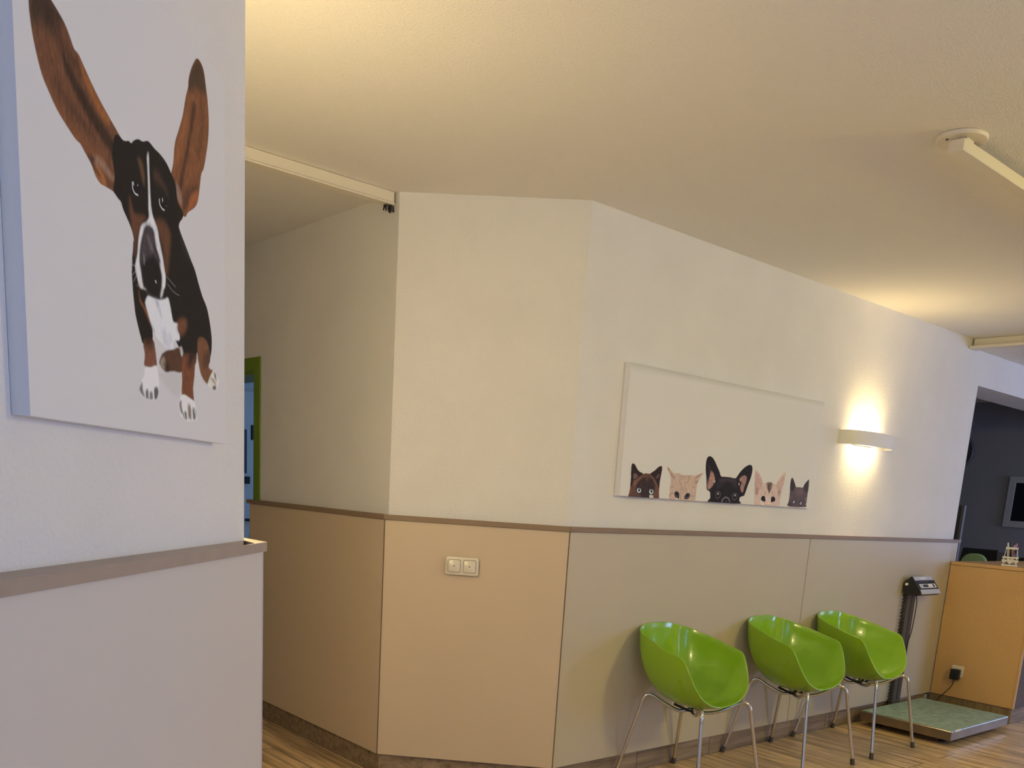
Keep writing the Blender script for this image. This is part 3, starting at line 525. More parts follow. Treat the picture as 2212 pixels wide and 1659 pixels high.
(12,10,10,0.5,1,0,0,'1490.8,31.4 1496.6,32.2 1500.5,25.9 1495.1,23.1'),
(235,230,230,0.5,0.9,0,0.5,'1498.1,31 1499.6,29.8'),
]

# ceiling tracks
def track(name, lo, hi, label, lip=None, end=None):
    b = B(); box(b, lo, hi, .002, 1); o = tag(obj(name, b, m_trim), label, 'ceiling track')
    if lip: b = B(); box(b, *lip, .002, 1); obj('bottom_lip', b, m_trim, o)
    return o
t1 = track('ceiling_track', (-1.95, .585, 2.506), (-.585, .622, 2.549), 'cream ceiling track running from the corridor corner to the left', ((-1.95, .579, 2.498), (-.585, .628, 2.506)))
b = B()
random.seed(3)
for i in range(26):
    x = -.62 + random.random() * .04; y = .592 + random.random() * .024
    tube(b, [(x, y, 2.498), (x + random.uniform(-.008, .008), y + random.uniform(-.005, .005), 2.468 + random.random() * .012)], .0016, 4)
obj('brush_seal', b, m_softblack, t1)
t2 = track('ceiling_track', (3.64, -5.5, 2.500), (3.695, -.012, 2.549), 'cream ceiling track at the step in front of the back room lintel', ((3.60, -5.5, 2.482), (3.699, -.003, 2.4995)))
t3 = track('ceiling_track', (.20, -1.435, 2.490), (4.2, -1.385, 2.525), 'cream ceiling bar starting at the round ceiling rose')
b = B(); lathe(b, [(.006, 0), (.075, 0), (.078, .004), (.078, .012), (.006, .012)], 40, (.262, -1.395, 2.537)); rs = obj('ceiling_rose', b, m_trim, None, auto=40)
tag(rs, 'round cream ceiling rose at the end of the ceiling bar', 'ceiling rose')
for q in ((.215, -1.37), (.30, -1.365)): b = B(); lathe(b, [(.001, 0), (.004, 0), (.004, .003), (.001, .003)], 10, (q[0], q[1], 2.5345)); obj('screw', b, m_rubber, rs)
b = B(); box(b, (.235, -1.425, 2.525), (.285, -1.395, 2.538)); obj('bracket', b, m_trim, t3)

# ------------------------------------------------------------------ printed canvases
def vnoise(x, y, seed):
    rng = np.random.RandomState(seed); T = rng.rand(256, 256)
    xi = np.floor(x).astype(int); yi = np.floor(y).astype(int); fx = x - xi; fy = y - yi
    fx = fx * fx * (3 - 2 * fx); fy = fy * fy * (3 - 2 * fy)
    g = lambda i, j: T[i % 256, j % 256]
    return (g(xi, yi) * (1 - fx) + g(xi + 1, yi) * fx) * (1 - fy) + (g(xi, yi + 1) * (1 - fx) + g(xi + 1, yi + 1) * fx) * fy
def smooth_poly(p, closed, n=5):
    q = cat([(x, y, 0) for x, y in p], n, closed) if len(p) > 2 else [Vector((x, y, 0)) for x, y in p]
    return np.array([(v.x, v.y) for v in q])
def sdist(X, Y, P, closed):
    d2 = np.full(X.shape, 1e12); ins = np.zeros(X.shape, bool)
    n = len(P)
    for i in range(n if closed else n - 1):
        ax, ay = P[i]; bx, by = P[(i + 1) % n]
        ex, ey = bx - ax, by - ay; L = ex * ex + ey * ey + 1e-12
        t = np.clip(((X - ax) * ex + (Y - ay) * ey) / L, 0, 1)
        d2 = np.minimum(d2, (X - ax - t * ex) ** 2 + (Y - ay - t * ey) ** 2)
        if closed and ay != by:
            ins ^= ((ay > Y) != (by > Y)) & (X < ex * (Y - ay) / (by - ay) + ax)
    d = np.sqrt(d2)
    return np.where(ins, -d, d) if closed else d
def paint(X, Y, shapes, bgdisp, white, softmm, linemm, furdir):
    col = np.empty(X.shape + (3,)); ref = np.array(lin(bgdisp)); col[:] = white
    fn = vnoise(X / furdir[0], Y / furdir[1], 5) * .6 + vnoise(X / furdir[0] * 2.1, Y / furdir[1] * 2.1, 9) * .4 - .5
    mask = np.zeros(X.shape)
    for (r, g_, b_, soft, al, fur, line, pts) in shapes:
        P = [tuple(map(float, s.split(','))) for s in pts.split()]
        closed = line == 0
        P = smooth_poly(P, closed)
        m = soft * softmm * 2 + line * linemm + 1
        sel = (X > P[:, 0].min() - m) & (X < P[:, 0].max() + m) & (Y > P[:, 1].min() - m) & (Y < P[:, 1].max() + m)
        ii = np.where(sel)
        if not len(ii[0]): continue
        d = sdist(X[ii], Y[ii], P, closed) - (0 if closed else line * linemm * .5)
        s = soft * softmm
        f = fn[ii]
        t = np.clip(.5 - (d + (f * fur * s * 1.6 if soft > 1.5 else 0)) / (2 * s) , 0, 1); t = t * t * (3 - 2 * t) * al
        if closed and soft <= 3 and al >= .95: mask[ii] = np.maximum(mask[ii], t)
        elif closed and al != .79: t = t * mask[ii]
        c = np.array(lin((r, g_, b_))) / ref * white
        c = c[None, :] * (1 + fur * 1.9 * f)[:, None]
        col[ii] = col[ii] * (1 - t)[:, None] + c * t[:, None]
    return np.clip(col, 0, 1)
def canvas(name, us, vs, dep, shapes, art, loc, rz, label, catg, white, m):
    # one sheet folded over a stretcher: us, vs run past the front by the depth on every side
    U, V = np.meshgrid(us, vs, indexing='ij'); w = us[-1] - dep; h = vs[-1] - dep
    X = np.clip(U, 0, w); Z = np.clip(V, 0, h)
    ov = np.maximum(np.maximum(-U, U - w), np.maximum(-V, V - h)).clip(0)
    rr = .003
    Yv = -dep + ov * 1.0
    col = paint(X * 1000, Z * 1000, shapes, *art)
    nu, nv = U.shape
    co = np.stack([X, Yv, Z], -1).reshape(-1, 3)
    idx = np.arange(nu * nv).reshape(nu, nv)
    f = np.stack([idx[:-1, :-1], idx[1:, :-1], idx[1:, 1:], idx[:-1, 1:]], -1)
    cu = (us[:-1] + us[1:]) / 2; cv = (vs[:-1] + vs[1:]) / 2
    okm = ~(((cu < 0) | (cu > w))[:, None] & ((cv < 0) | (cv > h))[None, :])
    f = f[okm].reshape(-1, 4)
    me = bpy.data.meshes.new(name)
    me.vertices.add(len(co)); me.vertices.foreach_set('co', co.ravel())
    me.loops.add(f.size); me.loops.foreach_set('vertex_index', f.ravel())
    me.polygons.add(len(f)); me.polygons.foreach_set('loop_start', np.arange(0, f.size, 4)); me.polygons.foreach_set('loop_total', np.full(len(f), 4))
    me.update(calc_edges=True)
    at = me.color_attributes.new('print_color', 'FLOAT_COLOR', 'POINT')
    at.data.foreach_set('color', np.concatenate([col.reshape(-1, 3), np.ones((len(co), 1))], 1).ravel())
    me.materials.append(m)
    o = bpy.data.objects.new('canvas', me); C.objects.link(o)
    e = empty(name, label, catg, loc, rz); o.parent = e
    b = B(); t = .004
    for lo, hi in (((t, -dep + t, t), (w - t, -.001, .03)), ((t, -dep + t, h - .03), (w - t, -.001, h - t)), ((t, -dep + t, .03), (.03, -.001, h - .03)), ((w - .03, -dep + t, .03), (w - t, -.001, h - .03))): box(b, lo, hi)
    obj('stretcher_frame', b, m_white, e)
    return e
def m_print(name):
    m = bpy.data.materials.new(name); m.use_nodes = True; nt = m.node_tree; b = nt.nodes['Principled BSDF']
    a = nt.nodes.new('ShaderNodeAttribute'); a.attribute_name = 'print_color'
    nt.links.new(a.outputs['Color'], b.inputs['Base Color']); b.inputs['Roughness'].default_value = .75; b.inputs['Specular IOR Level'].default_value = .25
    w = nt.nodes.new('ShaderNodeTexNoise'); w.inputs['Scale'].default_value = 900
    bp = nt.nodes.new('ShaderNodeBump'); bp.inputs['Strength'].default_value = .12; bp.inputs['Distance'].default_value = .001
    tc = nt.nodes.new('ShaderNodeTexCoord'); nt.links.new(tc.outputs['Object'], w.inputs['Vector'])
    nt.links.new(w.outputs['Fac'], bp.inputs['Height']); nt.links.new(bp.outputs['Normal'], b.inputs['Normal'])
    return m
mp_ = m_print('printed_canvas_cloth')
dep = .024; wP, hP = .624, .622
us = np.concatenate([[-dep, 0], np.linspace(0, wP, 470)[1:], [wP + dep]]); vs = np.concatenate([[-dep, 0], np.linspace(0, hP, 820)[1:], [hP + dep]])
ox, oy = PW(-2.987, -.650)
canvas('dog_canvas', us, vs, dep, DOG_PRINT, ((186, 180, 178), .80, .9, 1.0, (2.2, 9)), (ox + .0003, oy - .0003, 1.4095), PI / 4, 'square canvas print of a sitting black and tan dog with ears up', 'canvas print', .80, mp_)
dep = .03; wR, hR = 1.605, .583
us = np.concatenate([[-dep, 0], np.linspace(0, wR, 620)[1:], [wR + dep]]); vs = np.concatenate([[-dep, 0], np.linspace(0, .27, 180)[1:], np.linspace(.27, hR, 8)[1:], [hR + dep]])
canvas('pets_canvas', us, vs, dep, PETS_PRINT, ((192, 180, 157), .80, 1.7, 2.4, (7, 7)), (.2805, -.0003, 1.3665), 0, 'wide canvas print of four cats and a black bulldog peeking up', 'canvas print', .80, mp_)

# ------------------------------------------------------------------ wall lamp
def arc(w, d, n=28, p=2.6):
    return [(-w / 2 * math.copysign(abs(math.cos(t)) ** (2 / p), math.cos(t)), -d * abs(math.sin(t)) ** (2 / p)) for t in [PI * i / n for i in range(n + 1)]]
lamp = empty('wall_lamp', 'curved white wall lamp glowing warm above the panels', 'wall lamp', (2.405, -.0005, 1.787))
lw, ld, lh = .54, .115, .040
o_ = arc(lw, ld); i_ = arc(lw - .008, ld - .004)
b = B(); prism(b, o_ + i_[::-1], -lh, lh); obj('shade', b, m_lampw, lamp, auto=35)
b = B(); box(b, (-.12, -.012, -.032), (.12, 0, .032), .003); obj('back_plate', b, m_lampw, lamp)
m_bulb = mat('glowing_bulb', (1, .9, .7), .4, emit=(1, .80, .48), estr=45)
b = B(); tube(b, [(-.15, -.05, 0), (.15, -.05, 0)], .011, 12); obj('bulb', b, m_bulb, lamp)
for x in (-.160, .160): b = B(); box(b, (x - .0095, -.06, -.012), (x + .0095, -.012, .012)); obj('bulb_holder', b, m_white, lamp)
point('wall_lamp_light', (2.405, -.052, 1.803), 1.5, (1, .80, .45), .012)
area('wall_lamp_light_up', (2.405, -.060, 1.806), (0, .0, 1), .28, .05, 1.5, (1, .70, .26), math.radians(125))
area('wall_lamp_light_down', (2.405, -.060, 1.768), (0, .0, -1), .28, .05, 1.1, (1, .70, .26), math.radians(125))

# ------------------------------------------------------------------ double switch on the middle panel
sx, sy = mid_pt(.498 , PT)
sw = empty('light_switch', 'ivory double light switch on the narrow beige panel', 'light switch', (-.350 - .001, .300 - .0035, 1.015), -PI / 4)
fw_, fh_ = .148, .080
def plate(bm, w, h, r, y0, y1, cx=0, cz=0, inset=0):
    a = rrect(w, h, r, 5, cx, cz); c = rrect(w - 2 * inset, h - 2 * inset, max(r - inset, .001), 5, cx, cz)
    va = [bm.verts.new((x, y0, z)) for x, z in a]; vb = [bm.verts.new((x, y1 + inset * .6, z)) for x, z in a]; vc = [bm.verts.new((x, y1, z)) for x, z in c]
    n = len(a); bm.faces.new(va); bm.faces.new(vc)
    for i in range(n):
        j = (i + 1) % n; bm.faces.new((va[i], va[j], vb[j], vb[i])); bm.faces.new((vb[i], vb[j], vc[j], vc[i]))
b = B(); plate(b, fw_, fh_, .009, 0, -.009, inset=.003); obj('cover_frame', b, m_switch, sw, auto=40)
for cx in (-.0345, .0345):
    b = B(); plate(b, .0575, .0575, .007, -.006, -.0093, cx, 0); obj('joint', b, m_joint, sw)
    b = B(); plate(b, .0545, .0545, .006, -.006, -.0135, cx, 0, .0025); rk = obj('rocker', b, m_switch, sw, auto=40)
    b = B(); extr(b, [(cx - .0035, -.003), (cx + .0035, -.003), (cx, .004)], -.0137, -.0133, 1); obj('triangle_mark', b, m_rubber, rk)

# ------------------------------------------------------------------ chairs
def rim_loop():
    half = [(0, -.1782, .4346), (.0822, -.1877, .447), (.1422, -.1862, .4722), (.1832, -.1758, .5073), (.2062, -.1573, .5519), (.2193, -.135, .5999), (.227, -.1118, .6431), (.2302, -.090, .6660),
            (.2334, -.055, .6755), (.2318, .0067, .6893), (.2228, .0724, .7083), (.2075, .1437, .7253), (.1821, .2081, .7431), (.1344, .2520, .7565), (.0717, .2645, .7687), (0, .2645, .770)]
    full = [Vector(p) for p in half] + [Vector((-x, y, z)) for x, y, z in half[-2:0:-1]]
    return [p + Vector((-.014, -.007, -.003)) for p in cat(full, 5, True)]
def chair_shell():
    # one tall bowl; the rim curve is where it is cut off
    rim = rim_loop(); n = len(rim); rings = 22; zb = .402; cen = Vector((-.014, .0, zb)); e = 2.3; HF = .372
    b = B(); grid = []
    for p in rim:
        v = min(max((p.z - zb) / HF, .02), .995)
        ar = math.acos((1 - v) ** (e / 2)); hr = math.sin(ar) ** (2 / e)
        d = Vector((p.x - cen.x, p.y - cen.y, 0)) / hr; row = []
        for k in range(1, rings + 1):
            a = ar * k / rings
            hh = math.sin(a) ** (2 / e); vv = 1 - math.cos(a) ** (2 / e)
            row.append(b.verts.new((cen.x + d.x * hh, cen.y + d.y * hh, zb + (p.z - zb) * vv / v)))
        grid.append(row)
    c0 = b.verts.new(cen)
    for i in range(n):
        j = (i + 1) % n; b.faces.new((c0, grid[i][0], grid[j][0]))
        for k in range(rings - 1): b.faces.new((grid[i][k], grid[i][k + 1], grid[j][k + 1], grid[j][k]))
    return b
CG = 'green bucket chairs along the panelled wall'
ch = empty('tub_chair', 'green plastic bucket chair nearest the switch, leftmost of the three', 'chair', (.648, -.29, 0), 0, CG)
sh = obj('seat_shell', chair_shell(), m_shell, ch, smooth=True)
md = sh.modifiers.new('thickness', 'SOLIDIFY'); md.thickness = .006; md.offset = 0
md = sh.modifiers.new('edge', 'BEVEL'); md.width = .002; md.segments = 2; md.limit_method = 'ANGLE'; md.angle_limit = math.radians(50)
def leg(sx, sy, ap):
    # foot, straight splayed leg, bend, then under the shell to the hub
    fx, fy = .230 * sx if sy > 0 else .248 * sx, .262 if sy > 0 else -.262
    def q(t, z): return Vector((fx * t, fy * t, z))
    pts = [q(1, .0), q(ap + .115, .375)] + [q(*p) for p in ((ap + .105, .397), (ap + .078, .418), (ap + .04, .430), (ap - .005, .433), (ap - .07, .425), (ap - .18, .402), (ap - .32, .378), (.16, .366), (0, .3625 if sx * sy > 0 else .3805))]
    pts = [pts[0]] + cat(pts[1:], 4)
    b = B(); tube(b, pts, .0088, 14); o = obj('leg', b, m_chrome, ch, auto=50)
    t = (pts[1] - pts[0]).normalized()
    b = B(); tube(b, [pts[0] + t * .0, pts[0] + t * .034, pts[0] + t * .036], [.0125, .0115, .0098], 14); obj('foot_cap', b, m_rubber, o, auto=50)
for sx, sy, ap in ((-1, 1, .60), (1, 1, .60), (-1, -1, .66), (1, -1, .66)): leg(sx, sy, ap)
for s_ in (-1, 1):
    b = B(); tube(b, [(s_ * .075, -.055, .402), (s_ * .022, -.012, .374), (s_ * .022, .012, .374), (s_ * .075, .055, .402)], .0065, 8); obj('mount_bracket', b, m_softblack, ch, auto=40)
c2 = copy_tree(ch); c2.location = (1.535, -.29, 0); c2.rotation_euler = (0, 0, math.radians(-1)); c2['label'] = 'green plastic bucket chair in the middle of the row of three'
c3 = copy_tree(ch); c3.location = (2.238, -.29, 0); c3['label'] = 'green plastic bucket chair beside the animal scale, rightmost of the three'

# ------------------------------------------------------------------ animal scale
sc = empty('animal_scale', 'floor scale with green mat and display post by the desk', 'scale', (3.145, -.37, 0))
hw, hd = .425, .298
b = B(); box(b, (-hw, -hd, .036), (hw, hd, .0955), .003, 1); obj('platform', b, m_steel, sc)
m_m = bpy.data.materials.new('speckled_green_rubber'); m_m.use_nodes = True
nt = m_m.node_tree; bb = nt.nodes['Principled BSDF']; bb.inputs['Roughness'].default_value = .5
tc = nt.nodes.new('ShaderNodeTexCoord'); vo = nt.nodes.new('ShaderNodeTexVoronoi'); vo.inputs['Scale'].default_value = 42; vo.inputs['Randomness'].default_value = 1
nz = nt.nodes.new('ShaderNodeTexNoise'); nz.inputs['Scale'].default_value = 26; nz.inputs['Detail'].default_value = 5
nt.links.new(tc.outputs['Object'], vo.inputs['Vector']); nt.links.new(tc.outputs['Object'], nz.inputs['Vector'])
r1 = nt.nodes.new('ShaderNodeValToRGB'); e = r1.color_ramp.elements
e[0].position = .3; e[0].color = (.17, .26, .20, 1); e[1].position = .7; e[1].color = (.34, .49, .39, 1)
r2 = nt.nodes.new('ShaderNodeValToRGB'); e = r2.color_ramp.elements; e[0].position = .10; e[0].color = (1, 1, 1, 1); e[1].position = .17; e[1].color = (0, 0, 0, 1)
mx = nt.nodes.new('ShaderNodeMix'); mx.data_type = 'RGBA'; mx.inputs[7].default_value = (.60, .66, .58, 1)
mt = nt.nodes.new('ShaderNodeMath'); mt.operation = 'MULTIPLY'; mt.inputs[1].default_value = .75
nt.links.new(nz.outputs['Fac'], r1.inputs['Fac']); nt.links.new(vo.outputs['Distance'], r2.inputs['Fac'])
nt.links.new(r2.outputs['Color'], mt.inputs[0]); nt.links.new(mt.outputs[0], mx.inputs[0]); nt.links.new(r1.outputs['Color'], mx.inputs[6]); nt.links.new(mx.outputs[2], bb.inputs['Base Color'])
b = B(); box(b, (-hw + .006, -hd + .006, .0955), (hw - .006, hd - .006, .0995), .0015, 1); obj('rubber_mat', b, m_m, sc)
b = B(); box(b, (-hw + .045, -hd - .001, .088), (-hw + .13, -hd + .004, .1005)); obj('label_strip', b, m_white, sc)
for sx in (-1, 1):
    for sy in (-1, 1):
        b = B(); lathe(b, [(.004, 0), (.022, 0), (.022, .01), (.010, .014), (.010, .036)], 16, (sx * .33, sy * .21, 0)); obj('foot', b, m_black, sc, auto=40)
m_post = mat('dark_grey_post', (.075, .068, .06), .4, spec=.5)
px0 = 3.215 - 3.145
b = B(); box(b, (px0 - .054, .308, .0), (px0 + .054, .338, .862), .004, 2); obj('post', b, m_post, sc)
b = B(); box(b, (px0 - .004, .3065, .12), (px0 + .004, .3085, .84)); obj('post_groove', b, m_softblack, sc)
# display head: wedge whose face leans back; end caps black, front with silver bars and white panel
X0, X1 = 3.117 - 3.145, 3.405 - 3.145
oy_ = .37
prof = [(-.155, .856), (-.160, .868), (-.155, .880), (-.088, .966), (-.080, .970), (-.040, .930), (-.038, .905), (-.042, .862), (-.060, .850), (-.140, .848)]
prof = [(y + oy_, z) for y, z in prof]
b = B(); extr(b, prof, X0, X1); bmesh.ops.bevel(b, geom=[e_ for e_ in b.edges if abs(e_.verts[0].co.x - e_.verts[1].co.x) < 1e-5], offset=.002, segments=2, affect='EDGES')
hd_ = obj('display_head', b, m_black, sc, auto=40)
m_silver = mat('silver_bar', (.62, .64, .70), .35, metal=.3)
p0 = Vector((0, -.155 + oy_, .880)); p1 = Vector((0, -.088 + oy_, .966)); ev = (p1 - p0).normalized(); nv = Vector((0, -ev.z, ev.y))
def facebox(bm, u0, u1, v0, v1, h0, h1):
    # slab on the sloping face: u along x, v up the face
    vs = []
    for h in (h0, h1):
        for u, v in ((u0, v0), (u1, v0), (u1, v1), (u0, v1)):
            p = p0 + ev * v + nv * h; vs.append(bm.verts.new((u, p.y, p.z)))
    for f in ((3, 2, 1, 0), (4, 5, 6, 7), (0, 1, 5, 4), (1, 2, 6, 5), (2, 3, 7, 6), (3, 0, 4, 7)): bm.faces.new([vs[i] for i in f])
xa, xb = X0 + .014, X1 - .010
LF = (p1 - p0).length
b = B(); facebox(b, xa, xb, LF - .026, LF + .004, -.001, .002); tb_ = obj('silver_bar', b, m_silver, hd_)
b = B(); facebox(b, xa, xb, -.022, .012, -.004, .003); obj('silver_bar', b, m_silver, hd_)
b = B(); facebox(b, xa + .085, xa + .165, LF - .019, LF - .003, .002, .0025); bd = obj('badge', b, m_white, tb_)
b = B(); facebox(b, xa + .028, xb - .012, .024, .055, -.001, .0018); wp = obj('button_panel', b, mat('off_white_panel', (.74, .74, .68), .4), hd_)
b = B(); facebox(b, xa + .070, xa + .140, .030, .050, .0018, .0026); obj('screen', b, mat('dark_lcd', (.03, .03, .034), .2), wp)
b = B(); facebox(b, xb - .055, xb - .035, .029, .051, .0018, .0026); obj('button', b, m_black, wp)
b = B(); facebox(b, xa + .038, xa + .058, .029, .051, .0018, .0022); obj('button', b, mat('grey_key', (.42, .42, .42), .5), wp)
b = B(); facebox(b, xa + .05, xa + .17, .068, .074, -.001, .0012); obj('lettering', b, mat('grey_print', (.10, .10, .10), .5), hd_)
b = B(); tube(b, [(X0 + .001, -.062 + oy_, .918), (X0 - .012, -.062 + oy_, .918)], .009, 14); obj('side_knob', b, m_white, hd_, auto=40)
# coiled lead from the head down the left of the post, straight lead on the right
b = B(); pts = []
turns = 34; n = turns * 14
for i in range(n + 1):
    t = i / n; z = .845 - t * (.845 - .06); r = .0145
    x = px0 - .084 + .010 * math.sin(t * PI) * .5 + r * math.cos(2 * PI * turns * t); y = .318 + r * .8 * math.sin(2 * PI * turns * t)
    pts.append((x, y, z))
pts = [(X0 + .02, .325, .856), (X0 + .0, .322, .850)] + pts
tube(b, pts, .0026, 5); obj('coiled_cable', b, m_black, sc, smooth=True)
b = B(); tube(b, cat([(px0 + .050, .31, .85), (px0 + .064, .302, .80), (px0 + .066, .302, .72), (px0 + .058, .303, .60), (px0 + .03, .303, .52), (px0 + .02, .303, .46)], 6), .0032, 6); obj('cable', b, m_black, sc, smooth=True)

# ------------------------------------------------------------------ reception desk
XD = 3.785
dk = empty('reception_desk', 'ochre reception desk end standing against the wall', 'desk', (XD, -.31, 0))
b = B(); box(b, (0, -.285, .108), (.02, .276, 1.042), .001, 1); obj('front_panel', b, m_desk, dk)
b = B(); box(b, (-.0015, -.300, .108), (.022, -.286, 1.042), .001, 1); obj('edge_strip', b, m_desk, dk)
b = B(); box(b, (-.004, -.302, 1.0445), (1.55, .276, 1.067), .0015, 1); obj('desk_top', b, m_desk, dk)
b = B(); box(b, (.022, -.298, .108), (1.5, -.28, 1.044)); obj('side_panel', b, m_desk_side, dk)
m_deskbase = wood_tile('wood_look_plinth', (.22, .155, .08), (.50, .38, .22), .6, .5, (PI / 2, 0, PI / 2), .5)
b = B(); box(b, (-.002, -.292, 0), (.02, .276, .104)); obj('plinth', b, m_deskbase, dk)
b = B(); box(b, (.02, -.292, 0), (1.5, -.276, .104)); obj('plinth', b, m_base, dk)

# socket on the desk front, adapter and its lead
so = empty('wall_socket', 'ivory wall socket low on the ochre desk front', 'socket', (XD - .0002, -.202, .298), -PI / 2)
b = B(); plate(b, .084, .084, .010, 0, -.010, inset=.003); obj('cover_frame', b, m_switch, so, auto=40)
b = B(); lathe(b, [(.019, 0), (.021, 0), (.021, .002), (.019, .002)], 24); 
for v in b.verts: v.co = Vector((v.co.x, -.0102 - v.co.z, v.co.y))
obj('socket_ring', b, m_switch, so)
ad = empty('power_adapter', 'black plug adapter in the ivory socket on the desk front', 'adapter', (XD - .0125, -.203, .283), -PI / 2)
b = B(); box(b, (-.030, -.046, -.042), (.030, 0, .034), .006, 2); obj('adapter_body', b, m_black, ad, auto=40)
b = B(); tube(b, cat([(-.004, -.025, -.042), (-.004, -.027, -.075), (-.02, -.032, -.11), (-.05, -.03, -.15), (-.075, -.04, -.185), (-.09, -.055, -.215), (-.10, -.075, -.25), (-.115, -.10, -.274)][:7], 6), .003, 7)
obj('cable', b, m_black, ad, smooth=True)

# ------------------------------------------------------------------ pen holder with pens on the desk
m_pw = mat('white_painted_wood', (.80, .78, .70), .55)
ph = empty('pen_holder', 'white wooden pen holder with hearts on the desk top', 'pen holder', (3.915, -.375, 1.0672), -PI / 2 + .36)
b = B(); box(b, (-.050, -.034, 0), (.050, .034, .010), .001, 1); obj('base_board', b, m_pw, ph)
b = B(); box(b, (-.050, -.034, .052), (.050, -.028, .064)); box(b, (-.050, .028, .052), (.050, .034, .064)); box(b, (-.050, -.028, .052), (-.044, .028, .064)); box(b, (.044, -.028, .052), (.050, .028, .064)); obj('rail', b, m_pw, ph)
b = B(); box(b, (-.038, -.034, .115), (.038, -.028, .129)); box(b, (-.038, .028, .115), (.038, .034, .129)); box(b, (-.038, -.028, .115), (-.032, .028, .129)); box(b, (.032, -.028, .115), (.038, .028, .129)); obj('rail', b, m_pw, ph)
def heart(cx, s):
    pts = []
    for i in range(28):
        t = 2 * PI * i / 28
        pts.append((cx + s * 16 * math.sin(t) ** 3 / 17, .0335 + s * (13 * math.cos(t) - 5 * math.cos(2 * t) - 2 * math.cos(3 * t) - math.cos(4 * t)) / 17))
    return pts
for cx, s in ((0, .0245), (-.037, .0165), (.037, .0165)):
    b = B(); extr(b, heart(cx, s), -.034, -.029, 1); box(b, (cx - .0015, -.033, .008), (cx + .0015, -.030, .020)); box(b, (cx - .0015, -.033, .044), (cx + .0015, -.030, .054)); obj('heart', b, m_pw, ph)
for sx in (-1, 1):
    for sy in (-1, 1): b = B(); tube(b, [(sx * .041, sy * .029, .008), (sx * .041, sy * .029, .055)], .0022, 6); tube(b, [(sx * .040, sy * .030, .062), (sx * .034, sy * .030, .118)], .0022, 6); obj('corner_post', b, m_pw, ph)
gl = bpy.data.materials.new('clear_glass'); gl.use_nodes = True; g_ = gl.node_tree.nodes['Principled BSDF']
g_.inputs['Transmission Weight'].default_value = 1; g_.inputs['Roughness'].default_value = .02; g_.inputs['IOR'].default_value = 1.1; g_.inputs['Base Color'].default_value = (.95, .97, .97, 1)
b = B(); lathe(b, [(.001, .0105), (.0255, .0105), (.0275, .112), (.0262, .112), (.0242, .0125), (.001, .0125)], 28); obj('glass', b, gl, ph, smooth=True)
pens = [('white pen leaning at the left in the heart pen holder', (.80, .78, .74), (-.012, -.015), (-.030, -.020), .158),
        ('thick black marker in the heart pen holder', (.012, .012, .012), (.004, .004), (-.014, .0), .166),
        ('pink pen at the right in the heart pen holder', (.62, .14, .34), (.004, -.004), (.026, -.003), .156),
        ('silver pen in the middle of the heart pen holder', (.60, .60, .64), (.014, .012), (.012, .016), .145),
        ('black pen at the back left of the heart pen holder', (.02, .02, .02), (-.016, .012), (-.027, .014), .140)]
for lab, c, p, q, h in pens:
    e = empty('pen', lab, 'pen', (3.915, -.375, 1.0672), -PI / 2 + .36, 'pens in the heart pen holder')
    r = .0058 if 'marker' in lab else .0042
    m = mat(lab.split(' in')[0].split(' leaning')[0].split(' at')[0].replace(' ', '_'), c, .3)
    A = Vector((p[0], p[1], .0132)); Bv = Vector((q[0], q[1], h)); L_ = Bv - A
    b = B(); tube(b, [A, A + L_ * .06, A + L_ * .07, A + L_ * .62], [.0012, r * .8, r, r], 10); obj('barrel', b, m, e, auto=50)
    b = B(); tube(b, [A + L_ * .622, A + L_ * .97, A + L_], [r * 1.12, r * 1.12, r * .8], 10); obj('cap', b, m_white if 'pink' in lab and False else m, e, auto=50)

# ------------------------------------------------------------------ things in the dark back room
m_frame = mat('grey_picture_frame', (.46, .47, .52), .5)
pf = empty('framed_picture', 'grey framed dark picture on the back room wall', 'picture', (7.0995, .62, 1.57), -PI / 2)
W_, Hh = .68, .50
b = B(); t = .062
for lo, hi in (((-W_ / 2, -.025, -Hh / 2), (W_ / 2, 0, -Hh / 2 + t)), ((-W_ / 2, -.025, Hh / 2 - t), (W_ / 2, 0, Hh / 2)), ((-W_ / 2, -.025, -Hh / 2 + t), (-W_ / 2 + t, 0, Hh / 2 - t)), ((W_ / 2 - t, -.025, -Hh / 2 + t), (W_ / 2, 0, Hh / 2 - t))): box(b, lo, hi)
obj('frame', b, m_frame, pf)
b = B(); box(b, (-W_ / 2 + t, -.010, -Hh / 2 + t), (W_ / 2 - t, -.001, Hh / 2 - t)); obj('picture_sheet', b, mat('dark_glazed_print', (.008, .008, .010), .12), pf)
ck = empty('wall_clock', 'round black rimmed wall clock half hidden by the wall edge', 'clock', (7.0995, 1.535, 2.05), -PI / 2)
b = B(); lathe(b, [(.150, 0), (.180, 0), (.180, .03), (.168, .045), (.150, .03)], 40)
for v in b.verts: v.co = Vector((v.co.x, -v.co.z, v.co.y))
obj('rim', b, mat('dark_grey_rim', (.12, .12, .13), .4), ck, auto=40)
b = B(); lathe(b, [(.001, 0), (.149, 0), (.149, .012), (.001, .012)], 40)
for v in b.verts: v.co = Vector((v.co.x, -v.co.z, v.co.y))
obj('face', b, m_softblack, ck)
cb = empty('divider_screen', 'dark upright screen just behind the end of the white wall', 'screen', (5.0, .86, 0), -PI / 2)
b = B(); box(b, (-.40, 0, .06), (.376, .028, 1.475), .002, 1); obj('panel', b, mat('dark_brown_screen', (.085, .075, .062), .6), cb)
b = B(); box(b, (.3765, -.002, .05), (.40, .030, 1.478), .001, 1); obj('edge_strip', b, mat('grey_screen_edge', (.20, .19, .20), .6), cb)
for x in (-.34, .34): b = B(); box(b, (x - .02, -.16, 0), (x + .02, .18, .058), .004, 1); obj('foot', b, m_softblack, cb)
